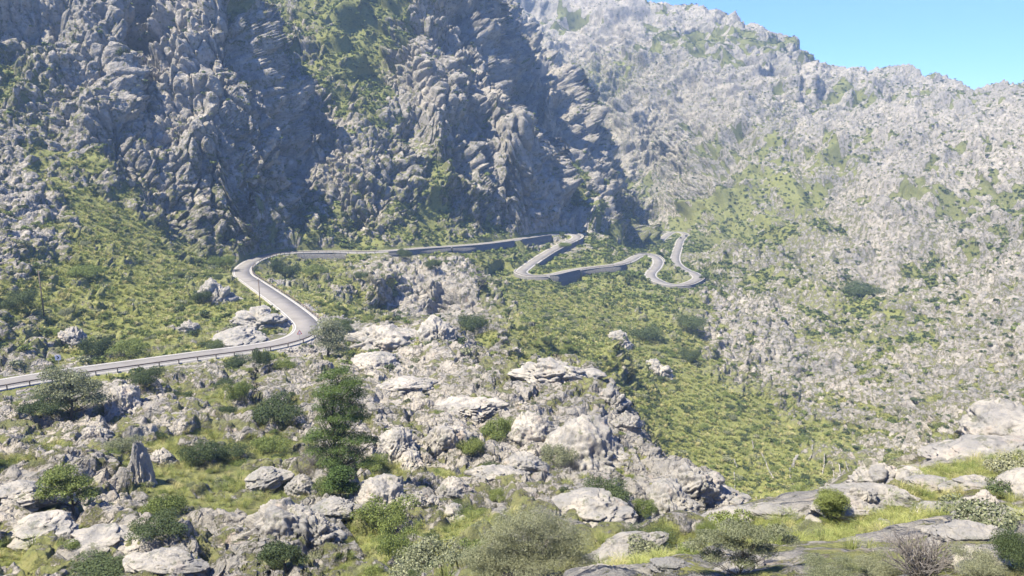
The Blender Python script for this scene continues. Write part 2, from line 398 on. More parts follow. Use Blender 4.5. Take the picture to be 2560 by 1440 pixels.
# ---- rain flutes running down the steep faces of the rocks
N1 = normals(X, Y, Z)
st1 = (1 - sst(0.55, 0.88, N1[:, 2])) * rock * (Rr < 300)
fl = np.zeros(len(X), F32)
for lam, a in ((1.2, .26), (0.55, .15)):
    w = lod(lam, Rr, 1.6)
    def f(x, y, z, j, lam=lam, a=a):
        wob = vnoise(x / 3, y / 3, z / 3) * .5
        return -(0.5 - np.abs(vnoise(x / lam + wob, y / lam, z / (lam * 7)))) * 2 * a * w[j]
    fl += sub((st1 > .05) & (w > 0), f)
fl *= st1 * sst(-.35, .2, vnoise(X / 14, Y / 14, Z / 14))
fl *= free
X += N1[:, 0] * fl; Y += N1[:, 1] * fl; Z += N1[:, 2] * fl

# ---- road bench
j = rj; s_ = st[j]
hw = np.where(side[j] > 0, WH[1][s_], WH[0][s_]).astype(F32)
zr = RC[s_, 2].astype(F32)
d = dist[j]
bench = zr - .22
tgt_wall = zr - hw - 0.22 * np.clip(d - RHW - 1.2, 0, 40)
t_nat = sst(RHW + 1.0, RHW + 11, d)
nat = Z[j]
# without wall: cut slope up / fill slope down limited in steepness
lo = bench - (d - RHW - .7) * 0.95; hi = bench + np.clip(d - RHW - .9, 0, 99) * 2.6
downhill = ((side[j] < 0) & (s_ < stn(26))) | ((side[j] > 0) & (s_ > stn(27)) & (s_ < stn(32))) | ((side[j] < 0) & (s_ > stn(33)) & (s_ < stn(39)))
hi = np.where(downhill, np.minimum(hi, zr - .35 - .16 * np.clip(d - RHW - 1, 0, 99) + 8 * sst(RHW + 8, RHW + 22, d)), hi)
nowall = np.clip(nat, np.where(d < RHW + .9, bench, lo), np.where(d < RHW + .9, bench, hi))
withwall = np.where(d < RHW + .55, bench, np.minimum(nat, tgt_wall) * (1 - t_nat) + t_nat * np.minimum(nat, zr - hw * .6))
nz_ = np.where((hw > 0), withwall, nowall)
nz_ = nz_ * (1 - sst(24, 33, d)) + nat * sst(24, 33, d)
Z[j] = nz_
rock[j] *= sst(RHW + .9, RHW + 2.0, d)
# rubble banks below the road
bank = np.zeros(len(X), F32)
bank[j] = (1 - sst(RHW + 7, RHW + 13, d)) * (side[j] < 0) * ((s_ < stn(15.4)) & (nat < zr))
print('road', time.time() - T0)

def mesh_np(name, V, F, smooth=True):
    me = bpy.data.meshes.new(name)
    V = np.ascontiguousarray(V, F32); F = np.ascontiguousarray(F, np.int32)
    nf, kk = F.shape
    me.vertices.add(len(V)); me.vertices.foreach_set('co', V.ravel())
    me.loops.add(nf * kk); me.loops.foreach_set('vertex_index', F.ravel())
    me.polygons.add(nf); me.polygons.foreach_set('loop_start', np.arange(0, nf * kk, kk, dtype=np.int32))
    me.polygons.foreach_set('loop_total', np.full(nf, kk, np.int32))
    if smooth: me.polygons.foreach_set('use_smooth', np.ones(nf, bool))
    me.update(calc_edges=True)
    return me
def fattr(me, name, v):
    a = me.attributes.new(name, 'FLOAT', 'POINT'); a.data.foreach_set('value', np.ascontiguousarray(v, F32))
def obj(name, me, m=None, parent=None, kind=None, label=None, cat=None, group=None, loc=None):
    o = bpy.data.objects.new(name, me); C.objects.link(o)
    if m is not None and me is not None and len(me.materials) == 0: me.materials.append(m)
    if parent is not None: o.parent = parent
    if kind: o['kind'] = kind
    if label: o['label'] = label
    if cat: o['category'] = cat
    if group: o['group'] = group
    if loc is not None: o.location = loc
    return o
# ------------------------------------------------------------------ materials
def mat(name):
    m = bpy.data.materials.new(name); m.use_nodes = True
    nt = m.node_tree; b = nt.nodes['Principled BSDF']; b.inputs['Roughness'].default_value = .9
    b.inputs['Specular IOR Level'].default_value = .15
    return m, nt, b
class G:
    def __init__(s, nt): s.nt = nt; s.pos = s.n('ShaderNodeNewGeometry').outputs['Position']
    def n(s, t, **k):
        x = s.nt.nodes.new(t)
        for a, v in k.items(): setattr(x, a, v)
        return x
    def L(s, a, b): s.nt.links.new(a, b)
    def noise(s, scale, detail=4, rough=.6, sc=None, vec=None, typ='FBM'):
        x = s.n('ShaderNodeTexNoise'); x.inputs['Scale'].default_value = scale; x.inputs['Detail'].default_value = detail; x.inputs['Roughness'].default_value = rough
        v = vec if vec is not None else s.pos
        if sc:
            mp = s.n('ShaderNodeMapping'); mp.inputs['Scale'].default_value = sc; s.L(v, mp.inputs['Vector']); v = mp.outputs[0]
        s.L(v, x.inputs['Vector'])
        return x.outputs['Fac']
    def ramp(s, f, stops, interp='LINEAR'):
        r = s.n('ShaderNodeValToRGB'); r.color_ramp.interpolation = interp
        e = r.color_ramp.elements
        while len(e) < len(stops): e.new(.5)
        for q, (p, c) in zip(e, stops): q.position = p; q.color = (*c, 1) if isinstance(c, tuple) else (c, c, c, 1)
        s.L(f, r.inputs[0]); return r.outputs[0]
    def mix(s, f, a, b, typ='MIX'):
        m = s.n('ShaderNodeMix', data_type='RGBA', blend_type=typ)
        for v, i in ((f, 0), (a, 6), (b, 7)):
            if isinstance(v, (int, float)): m.inputs[i].default_value = v if i == 0 else (v, v, v, 1)
            elif isinstance(v, tuple): m.inputs[i].default_value = (*v, 1)
            else: s.L(v, m.inputs[i])
        return m.outputs[2]
    def math(s, op, a, b=None, c=None, clamp=False):
        m = s.n('ShaderNodeMath', operation=op, use_clamp=clamp)
        for i, v in enumerate((a, b, c)):
            if v is None: continue
            if isinstance(v, (int, float)): m.inputs[i].default_value = v
            else: s.L(v, m.inputs[i])
        return m.outputs[0]
    def attr(s, name, typ='GEOMETRY'):
        a = s.n('ShaderNodeAttribute', attribute_name=name, attribute_type=typ); return a.outputs['Fac']
    def bump(s, h, strength, dist, b, prev=None):
        x = s.n('ShaderNodeBump'); x.inputs['Strength'].default_value = strength; x.inputs['Distance'].default_value = dist
        s.L(h, x.inputs['Height'])
        if prev is not None: s.L(prev, x.inputs['Normal'])
        if b is not None: s.L(x.outputs[0], b.inputs['Normal'])
        return x.outputs[0]

def limestone(g):
    """weathered grey limestone: pale warm and blue grey patches, lichen specks, ochre stains"""
    c = g.ramp(g.noise(.16, 6, .65), [(.28, (.16, .158, .145)), (.48, (.32, .295, .248)), (.68, (.49, .44, .355))])
    c = g.mix(g.ramp(g.noise(.9, 5, .7), [(.42, 0.), (.62, .75)]), c, (.42, .38, .32))
    c = g.mix(g.ramp(g.noise(.022, 5, .65), [(.40, .38), (.56, 0.)]), c, (.15, .152, .145))
    c = g.mix(g.ramp(g.noise(3.1, 4, .75), [(.5, 0.), (.72, .8)]), c, (.13, .128, .125))
    c = g.mix(g.ramp(g.noise(.55, 3, .5, sc=(1, 1, .35)), [(.6, 0.), (.74, .35)]), c, (.40, .28, .20))
    return c
def terrain_mat():
    m, nt, b = mat('limestone_and_scrub'); g = G(nt)
    rk = limestone(g)
    soil = g.ramp(g.noise(.7, 5, .7), [(.3, (.06, .072, .035)), (.5, (.10, .108, .05)), (.7, (.18, .165, .10))])
    yel = g.ramp(g.noise(1.1, 5, .7), [(.3, (.11, .135, .038)), (.5, (.21, .22, .06)), (.7, (.30, .28, .10))])
    soil = g.mix(g.attr('tone'), soil, yel)
    rub = g.ramp(g.noise(1.6, 5, .8), [(.3, (.2, .19, .17)), (.6, (.4, .37, .33))])
    soil = g.mix(g.attr('bank'), soil, rub)
    r = g.attr('rock')
    e = g.math('ADD', r, g.math('MULTIPLY', g.math('SUBTRACT', g.noise(1.3, 6, .8), .5), 1.1))
    f = g.ramp(e, [(.40, 0.), (.52, 1.)])
    # scrub that roots in the clefts of the rock
    sc = g.math('SUBTRACT', g.noise(.33, 8, .78), g.math('MULTIPLY', g.attr('cov'), -.22))
    f = g.math('MULTIPLY', f, g.math('SUBTRACT', 1., g.ramp(sc, [(.585, 0.), (.63, .9)])))
    g.L(g.mix(f, soil, rk), b.inputs['Base Color'])
    h1 = g.noise(.9, 8, .72, sc=(1, 1, 1.5))
    h2 = g.noise(1.6, 5, .6, sc=(1, 1, .16))
    vo = g.n('ShaderNodeTexVoronoi', feature='DISTANCE_TO_EDGE'); vo.inputs['Scale'].default_value = .28
    mp = g.n('ShaderNodeMapping'); mp.inputs['Scale'].default_value = (1, 1, 1.6); wn = g.n('ShaderNodeTexNoise'); wn.inputs['Scale'].default_value = .35; wn.inputs['Detail'].default_value = 5
    g.L(g.pos, wn.inputs['Vector']); va = g.n('ShaderNodeVectorMath', operation='MULTIPLY_ADD'); g.L(wn.outputs['Color'], va.inputs[0]); va.inputs[1].default_value = (5, 5, 5); g.L(g.pos, va.inputs[2]); g.L(va.outputs[0], mp.inputs[0]); g.L(mp.outputs[0], vo.inputs['Vector'])
    h1 = g.math('ADD', h1, g.math('MULTIPLY', g.ramp(vo.outputs['Distance'], [(0., 0.), (.09, 1.)]), g.math('MULTIPLY', f, .55)))
    h = g.math('ADD', g.math('MULTIPLY', h1, 1.2), g.math('MULTIPLY', h2, g.math('MULTIPLY', f, .8)))
    g.bump(h, .85, .8, b)
    return m
def rock_mat():
    m, nt, b = mat('fluted_limestone'); g = G(nt)
    lc = limestone(g)
    lc = g.mix(g.ramp(g.noise(1.1, 6, .75), [(.56, 0.), (.62, .85)]), lc, (.11, .115, .07))
    lc = g.mix(g.ramp(g.noise(.8, 4, .6, sc=(1, 1, .3)), [(.45, 0.), (.6, .6)]), lc, (.17, .168, .165))
    g.L(lc, b.inputs['Base Color'])
    g.bump(g.math('ADD', g.noise(3.2, 7, .72), g.math('MULTIPLY', g.noise(4, 4, .6, sc=(1, 1, .12)), .6)), .8, .16, b)
    return m
def leaf_mat(name, cols, trans=.25):
    m, nt, b = mat(name); g = G(nt)
    oi = g.n('ShaderNodeObjectInfo')
    c1 = g.ramp(oi.outputs['Random'], [(i / (len(cols) - 1), c) for i, c in enumerate(cols)])
    c = g.mix(g.math('MULTIPLY', g.attr('leafv'), .55), c1, tuple(min(1, x * 2.0) for x in cols[-1]))
    g.L(c, b.inputs['Base Color']); b.inputs['Roughness'].default_value = .7
    tr = g.n('ShaderNodeBsdfTranslucent'); g.L(c, tr.inputs['Color'])
    mx = g.n('ShaderNodeMixShader'); mx.inputs[0].default_value = trans
    g.L(b.outputs[0], mx.inputs[1]); g.L(tr.outputs[0], mx.inputs[2]); g.L(mx.outputs[0], nt.nodes['Material Output'].inputs[0])
    return m
def plain(name, c1, c2, scale=2., rough=.85, bump=0, metal=0, sc=None):
    m, nt, b = mat(name); g = G(nt)
    n_ = g.noise(scale, 5, .65, sc=sc)
    g.L(g.ramp(n_, [(.3, c1), (.7, c2)]), b.inputs['Base Color']); b.inputs['Roughness'].default_value = rough; b.inputs['Metallic'].default_value = metal
    if bump: g.bump(n_, .6, bump, b)
    return m
M = {}
M['terrain'] = terrain_mat(); M['rock'] = rock_mat()
M['dark'] = leaf_mat('dark_evergreen_leaves', [(.042, .062, .028), (.06, .082, .036), (.085, .108, .046)])
M['mid'] = leaf_mat('green_scrub_leaves', [(.08, .115, .035), (.12, .155, .045), (.17, .195, .06)])
M['grey'] = leaf_mat('grey_green_leaves', [(.12, .14, .075), (.17, .185, .105), (.23, .23, .14)])
M['yellow'] = leaf_mat('yellow_green_tussock', [(.14, .18, .05), (.22, .245, .075), (.31, .31, .11)], .35)
M['straw'] = leaf_mat('straw_tussock', [(.24, .235, .10), (.33, .31, .14), (.42, .38, .18)], .35)
M['pine'] = leaf_mat('pine_needles', [(.045, .075, .022), (.065, .10, .028), (.09, .13, .036)], .15)
M['twig'] = plain('dry_grey_twigs', (.13, .115, .10), (.22, .20, .175), 6)
M['bark'] = plain('bark', (.05, .04, .032), (.12, .10, .08), 5, bump=.03)
M['asphalt'] = plain('worn_asphalt', (.16, .15, .138), (.225, .21, .193), .22)
M['paint'] = plain('road_paint', (.40, .39, .36), (.56, .55, .51), 1.5)
M['concrete'] = plain('road_edge_concrete', (.25, .235, .21), (.36, .34, .30), 1.2)
M['stonewall'] = plain('masonry_wall', (.11, .105, .10), (.20, .19, .17), 1.3, bump=.06)
_n = M['stonewall'].node_tree; _g = G(_n); _b = _n.nodes['Principled BSDF']
_v = _g.n('ShaderNodeTexVoronoi', feature='DISTANCE_TO_EDGE'); _v.inputs['Scale'].default_value = .9
_m = _g.n('ShaderNodeMapping'); _m.inputs['Scale'].default_value = (1, 1, 2.2); _g.L(_g.pos, _m.inputs[0]); _g.L(_m.outputs[0], _v.inputs['Vector'])
_l = _b.inputs['Base Color'].links[0].from_socket
_g.L(_g.mix(_g.ramp(_v.outputs['Distance'], [(.02, .8), (.07, 0.)]), _l, (.05, .048, .045)), _b.inputs['Base Color'])
M['timber'] = plain('guardrail_timber', (.10, .075, .06), (.19, .15, .12), 3)
M['steel'] = plain('galvanised_steel', (.3, .3, .3), (.42, .42, .42), 3, .5, metal=.6)
M['white'] = plain('sign_white', (.7, .7, .7), (.8, .8, .8), 1, .5)
M['red'] = plain('sign_red', (.5, .03, .02), (.55, .04, .03), 1, .5)
M['black'] = plain('sign_black', (.02, .02, .02), (.03, .03, .03), 1, .5)
M['carpaint'] = plain('dark_car_paint', (.035, .038, .05), (.05, .055, .07), 1, .3)
M['carpaint2'] = plain('black_car_paint', (.02, .02, .022), (.03, .03, .03), 1, .3)
M['glass'] = plain('car_glass', (.02, .025, .03), (.03, .035, .04), 1, .1)
M['tyre'] = plain('rubber', (.015, .015, .015), (.025, .025, .025), 1, .8)

# ------------------------------------------------------------------ the land object
ii, jj = np.meshgrid(np.arange(NA - 1), np.arange(NR - 1), indexing='ij')
a0 = (ii * NR + jj).ravel()
quads = np.stack([a0, a0 + NR, a0 + NR + 1, a0 + 1], 1)
me = mesh_np('mountain_valley_ground', np.stack([X, Y, Z], 1), quads)
fattr(me, 'rock', rock); fattr(me, 'tone', tone); fattr(me, 'cov', cov); fattr(me, 'bank', bank)
obj('mountain_valley_ground', me, M['terrain'], kind='structure')
print('mesh', time.time() - T0)
X2 = X.reshape(NA, NR); Y2 = Y.reshape(NA, NR); Z2 = Z.reshape(NA, NR)
RR2 = np.hypot(X2, Y2); Q2 = Z2 / RR2; RM2 = np.maximum.accumulate(Q2, axis=1)
def at(u, v, rmin=0.):
    """the land point seen at a point of the photograph"""
    a, te = pix(u, v)
    i = int(np.argmin(np.abs(az - float(a))))
    w = np.nonzero((Q2[i] >= te) & (RR2[i] > max(rmin, 9)))[0]
    k = int(w[0]) if len(w) else NR - 1
    return Vector((float(X2[i, k]), float(Y2[i, k]), float(Z2[i, k])))
def ground(x, y):
    a = math.atan2(x, y); r = math.hypot(x, y)
    i = int(np.argmin(np.abs(az - a)))
    k = int(np.argmin(np.abs(RR2[i] - r)))
    return float(Z2[i, k])

# ------------------------------------------------------------------ light, sky, camera
cam = bpy.data.cameras.new('camera'); co = bpy.data.objects.new('camera', cam); C.objects.link(co)
cam.sensor_width = 36; cam.lens = 36 * FPX / 2560; cam.clip_start = .3; cam.clip_end = 12000
co.rotation_euler = (math.pi / 2 - PITCH, 0, 0); bpy.context.scene.camera = co
SUN_AZ, SUN_EL = math.radians(-117), math.radians(60)
sd_ = Vector((math.sin(SUN_AZ) * math.cos(SUN_EL), math.cos(SUN_AZ) * math.cos(SUN_EL), math.sin(SUN_EL)))
sun = bpy.data.lights.new('sun', 'SUN'); so = bpy.data.objects.new('sun', sun); C.objects.link(so)
sun.energy = 5.0; sun.angle = math.radians(.5); sun.color = (1, .925, .775)
so.rotation_euler = (-sd_).to_track_quat('-Z', 'Y').to_euler()
wd = bpy.data.worlds.new('World'); bpy.context.scene.world = wd; wd.use_nodes = True
nt = wd.node_tree; sk = nt.nodes.new('ShaderNodeTexSky'); sk.sky_type = 'NISHITA'; sk.sun_disc = False
sk.sun_elevation = SUN_EL; sk.sun_rotation = SUN_AZ; sk.altitude = 1500; sk.air_density = 1.0; sk.dust_density = .1; sk.ozone_density = 5.0
tint = nt.nodes.new('ShaderNodeMix'); tint.data_type = 'RGBA'; tint.blend_type = 'MULTIPLY'; tint.inputs[0].default_value = 1; tint.inputs[7].default_value = (.45, .65, 1.18, 1)
nt.links.new(sk.outputs[0], tint.inputs[6]); nt.links.new(tint.outputs[2], nt.nodes['Background'].inputs[0]); nt.nodes['Background'].inputs[1].default_value = .095
sc = bpy.context.scene
sc.view_settings.view_transform = 'Standard'; sc.view_settings.look = 'None'; sc.view_settings.exposure = 1.38
sc.cycles.max_bounces = 5; sc.cycles.diffuse_bounces = 2; sc.cycles.transmission_bounces = 3; sc.cycles.volume_bounces = 1
sc.cycles.use_denoising = True; sc.cycles.use_adaptive_sampling = True; sc.cycles.adaptive_threshold = .02
# the air of the valley
hz = mesh_np('haze', [(x, y, z) for z in (-260, 460) for x, y in ((-2700, -60), (2700, -60), (2700, 2700), (-2700, 2700))],
             [(0, 3, 2, 1), (4, 5, 6, 7), (0, 1, 5, 4), (1, 2, 6, 5), (2, 3, 7, 6), (3, 0, 4, 7)], False)
hm = bpy.data.materials.new('hazy_air'); hm.use_nodes = True; hn = hm.node_tree
hn.nodes.remove(hn.nodes['Principled BSDF']); pv = hn.nodes.new('ShaderNodeVolumePrincipled')
pv.inputs['Color'].default_value = (.46, .68, 1, 1); pv.inputs['Density'].default_value = HAZE; pv.inputs['Anisotropy'].default_value = 0.1
hn.links.new(pv.outputs[0], hn.nodes['Material Output'].inputs['Volume'])
if HAZE > 0: obj('haze', hz, hm, kind='stuff')
# ------------------------------------------------------------------ road, edge lines, walls, rails
def ribbon(name, s0, s1, o0, o1, dz, m, kind=None, parent=None, drop=0, **kw):
    k = np.arange(s0, s1)
    A_ = RC[k, :2] + RN[k] * o0; B_ = RC[k, :2] + RN[k] * o1; z = RC[k, 2] + dz
    V = np.concatenate([np.c_[A_, z], np.c_[B_, z]]); n_ = len(k)
    i = np.arange(n_ - 1)
    F = np.stack([i, i + n_, i + n_ + 1, i + 1], 1)
    if drop:
        V = np.concatenate([V, V - [0, 0, drop]]); F = np.concatenate([F, np.stack([i, i + 1, i + 1 + 2 * n_, i + 2 * n_], 1), np.stack([i + n_ + 1, i + n_, i + 3 * n_, i + 3 * n_ + 1], 1)])
    return obj(name, mesh_np(name, V, F[:, ::-1] if o1 > o0 else F, False), m, kind=kind, parent=parent, **kw)
NS = len(RC)
ribbon('road', 0, NS, -RHW, RHW, 0, M['asphalt'], kind='structure', drop=.5)
# verge strips of pale concrete, a step lower than the asphalt
ribbon('road_verge', 0, NS, -RHW - .75, -RHW + .02, -.03, M['concrete'], kind='structure', drop=.6)
ribbon('road_verge', 0, NS, RHW - .02, RHW + .5, -.03, M['concrete'], kind='structure', drop=.6)
ribbon('road_edge_line', 0, NS, -RHW + .12, -RHW + .32, .006, M['paint'], kind='structure')
ribbon('road_edge_line', 0, NS, RHW - .32, RHW - .12, .006, M['paint'], kind='structure')

def box_np(c, ax, ay, az_, hx, hy, hz_):
    """corners and faces of an oriented box"""
    c = np.array(c, float); ax = np.array(ax, float); ay = np.array(ay, float); az_ = np.array(az_, float)
    V = [c + sx * hx * ax + sy * hy * ay + sz * hz_ * az_ for sz in (-1, 1) for sx, sy in ((-1, -1), (1, -1), (1, 1), (-1, 1))]
    F = [(0, 3, 2, 1), (4, 5, 6, 7), (0, 1, 5, 4), (1, 2, 6, 5), (2, 3, 7, 6), (3, 0, 4, 7)]
    return V, F
class MB:
    def __init__(s): s.V = []; s.F = []
    def add(s, V, F):
        o = len(s.V); s.V += [tuple(v) for v in V]; s.F += [tuple(i + o for i in f) for f in F]
    def box(s, *a): s.add(*box_np(*a))
    def tube(s, p, q, r0, r1, n_=6, cap=True):
        p = Vector(p); q = Vector(q); d = (q - p).normalized(); a = d.orthogonal().normalized(); b = d.cross(a)
        V = [c + (a * math.cos(t) + b * math.sin(t)) * r for c, r in ((p, r0), (q, r1)) for t in (2 * math.pi * k / n_ for k in range(n_))]
        F = [(k, (k + 1) % n_, (k + 1) % n_ + n_, k + n_) for k in range(n_)]
        if cap: F += [tuple(range(n_))[::-1], tuple(range(n_, 2 * n_))]
        s.add(V, F)
    def build(s, name, m, parent=None, smooth=False, **kw):
        me = bpy.data.meshes.new(name); me.from_pydata(s.V, [], s.F)
        if smooth: me.polygons.foreach_set('use_smooth', [True] * len(me.polygons))
        me.update()
        return obj(name, me, m, parent=parent, **kw)
def empty(name, loc, label, cat, group=None):
    return obj(name, None, label=label, cat=cat, group=group, loc=loc)

def wall(c0, c1, sd, h, par, label):
    s0, s1 = stn(c0), stn(c1)
    k = np.arange(s0, s1); n_ = len(k)
    o0 = sd * (RHW + .74 + (0.0 if par else .02)); o1 = sd * (RHW + 1.15)
    z = RC[k, 2]
    taper = np.clip(np.minimum(np.arange(n_), n_ - 1 - np.arange(n_)) / 8, .25, 1)
    top = z + (par if par else -.05)
    bot = z - h * taper - 2.5
    In = RC[k, :2] + RN[k] * o0; Out = RC[k, :2] + RN[k] * o1; Ob = RC[k, :2] + RN[k] * (o1 + sd * .35)
    root = empty('retaining_wall', (float(Out[0, 0]), float(Out[0, 1]), float(z[0])), label, 'wall')
    org = np.array(root.location)
    V = np.concatenate([np.c_[In, z - 1.], np.c_[In, top], np.c_[Out, top], np.c_[Ob, bot]]) - org
    i = np.arange(n_ - 1); F = np.concatenate([np.stack([i + a * n_, i + a * n_ + 1, i + (a + 1) * n_ + 1, i + (a + 1) * n_], 1) for a in range(3)])
    obj('masonry_face', mesh_np('masonry_face', V, F if sd > 0 else F[:, ::-1], False), M['stonewall'], parent=root)
    V = np.concatenate([np.c_[In + RN[k] * (-sd * .06), top + .003], np.c_[In + RN[k] * (-sd * .06), top + .14], np.c_[Out + RN[k] * sd * .08, top + .14], np.c_[Out + RN[k] * sd * .08, top + .003]]) - org
    obj('coping', mesh_np('coping', V, F if sd > 0 else F[:, ::-1], False), M['concrete'], parent=root)
WL = ['low dark wall under the road just past the big left bend', 'low grey retaining wall under the middle of the long upper road stretch', 'dark retaining wall under the upper road before the rock notch',
      'tall wall at the rock notch under the upper road', 'curved parapet wall round the outside of the first hairpin', 'shaded wall under the leg that drops from the first hairpin', 'wall round the outside of the lower hairpin',
      'tallest retaining wall, dark, with a raised parapet, below the lower hairpin', 'long dark wall tapering out under the road leaving the lower hairpin', 'low parapet round the rightward bend above the green slope', 'low curved wall outside the last small hairpin']
for w_, lb in zip(WALLS, WL): wall(*w_, lb)

def guardrail(c0, c1, sd, label, step=4, hgt=.85, off=.55):
    s0, s1 = stn(c0), stn(c1)
    k = np.arange(s0, s1, 2)
    P_ = np.c_[RC[k, :2] + RN[k] * sd * (RHW + off), RC[k, 2]]
    root = empty('guardrail', tuple(float(x) for x in P_[0]), label, 'guardrail', 'guardrails along the road')
    org = P_[0]
    mb = MB()
    for a, b in zip(P_[:-1], P_[1:]):
        a = a - org; b = b - org
        d = (b - a) / np.linalg.norm(b - a)
        nn = np.cross(d, (0, 0, 1)); nn /= np.linalg.norm(nn); up = np.cross(nn, d)
        mb.box((a + b) / 2 + np.array([0, 0, hgt - .10]), d, nn, up, np.linalg.norm(b - a) / 2 + .02, .07, .11)
    mb.build('rail', M['timber'], root)
    pm = MB(); pm.box((0, 0, (hgt - .9) / 2), (1, 0, 0), (0, 1, 0), (0, 0, 1), .09, .09, (hgt + .9) / 2)
    first = None
    for s_ in range(s0, s1, step):
        p = np.r_[RC[s_, :2] + RN[s_] * sd * (RHW + off + .16), RC[s_, 2]] - org
        if first is None:
            first = pm.build('post', M['timber'], root); q = first
        else:
            q = first.copy(); C.objects.link(q); q.parent = root
        q.location = p; q.rotation_euler = (0, 0, math.atan2(RT[s_, 1], RT[s_, 0]))
    return root
guardrail(1.5, 9.2, -1, 'long brown guardrail along the near side of the road at left')
guardrail(10.2, 16.3, -1, 'guardrail on the outer side of the straight between the two left bends')
guardrail(16.6, 21.1, -1, 'guardrail on the outer edge past the big left bend')
guardrail(28.6, 31.2, 1, 'short guardrail on the descending leg of the first hairpin')
guardrail(33.0, 34.7, -1, 'thin guardrail round the lower hairpin')
guardrail(36.4, 38.8, -1, 'guardrail above the long dark wall after the lower hairpin')
guardrail(48.0, 50.4, -1, 'guardrail on the outside of the last small hairpin')
# ------------------------------------------------------------------ plants
R8 = np.random.default_rng(21)
def leafcloud(n, blobs, size, seed=0, up=.25, asp=.55, shell=.3):
    r = np.random.default_rng(seed)
    w = np.array([b[1][0] * b[1][1] + b[1][0] * b[1][2] for b in blobs]); w = w / w.sum()
    bi = r.choice(len(blobs), n, p=w)
    c = np.array([b[0] for b in blobs])[bi]; rad = np.array([b[1] for b in blobs])[bi]
    d = r.normal(size=(n, 3)); d[:, 2] = np.where(d[:, 2] < -.35, -d[:, 2] * .5, d[:, 2]); d /= np.linalg.norm(d, axis=1)[:, None]
    lump = 1 + .22 * vnoise(d[:, 0] * 2.6 + bi * 7 + seed, d[:, 1] * 2.6, d[:, 2] * 2.6) + .16 * vnoise(d[:, 0] * 6 + bi, d[:, 1] * 6, d[:, 2] * 6 + seed)
    t = (1 - shell * r.random(n) ** 1.6) * lump
    p = c + d * rad * t[:, None]
    nn = d + r.normal(size=(n, 3)) * .75; nn[:, 2] += up; nn /= np.linalg.norm(nn, axis=1)[:, None]
    a = np.cross(nn, r.normal(size=(n, 3))); a /= np.linalg.norm(a, axis=1)[:, None]; b = np.cross(nn, a)
    s = size * (.6 + .8 * r.random(n))[:, None]
    a = a * s; b = b * s * asp
    V = np.stack([p - a, p - b, p + a, p + b], 1).reshape(-1, 3)
    return V, np.repeat(r.random(n) ** 2, 4)
def leafmesh(name, V, lv):
    me = mesh_np(name, V, np.arange(len(V)).reshape(-1, 4), False); fattr(me, 'leafv', lv); return me
def shrubmesh(n, size, seed, flat=.7, nb=6, shell=.3):
    """a rounded shrub one metre in radius made of leaf clumps"""
    r = np.random.default_rng(seed)
    bl = [((0, 0, flat * .42), (.72, .72, flat * .6))]
    for i in range(nb):
        t = r.random() * 6.28; q = .3 + .6 * r.random()
        bl.append(((math.cos(t) * q, math.sin(t) * q, flat * (.25 + .5 * r.random())), (.28 + .2 * r.random(),) * 2 + (flat * (.32 + .2 * r.random()),)))
    V, lv = leafcloud(n, bl, size, seed, shell=shell)
    V[:, 2] = np.maximum(V[:, 2], -.1)
    return leafmesh('shrub', V, lv)
def tussockmesh(n, seed, w=.02):
    r = np.random.default_rng(seed); Vs = []; t = r.random(n) * 6.283; q = r.random(n) ** .6 * .35
    base = np.stack([np.cos(t) * q, np.sin(t) * q, np.zeros(n)], 1)
    t2 = t + r.normal(size=n) * .6; lean = .25 + .75 * r.random(n); h = .55 + .5 * r.random(n)
    out = np.stack([np.cos(t2), np.sin(t2), np.zeros(n)], 1); sd = np.stack([-np.sin(t2), np.cos(t2), np.zeros(n)], 1) * w
    p1 = base + out * (lean * .35)[:, None] + np.array([0, 0, 1]) * (h * .7)[:, None]
    p2 = base + out * (lean * .95)[:, None] + np.array([0, 0, 1]) * (h * (1 - lean * .35))[:, None]
    V = np.stack([base - sd, base + sd, p1 + sd * .9, p1 - sd * .9, p1 - sd * .9, p1 + sd * .9, p2 + sd * .15, p2 - sd * .15], 1).reshape(-1, 3)
    return leafmesh('tussock', V, np.repeat(r.random(n) ** 1.5, 8))
def proto(me, m):
    o = bpy.data.objects.new('proto_' + me.name, me); me.materials.append(m); return o
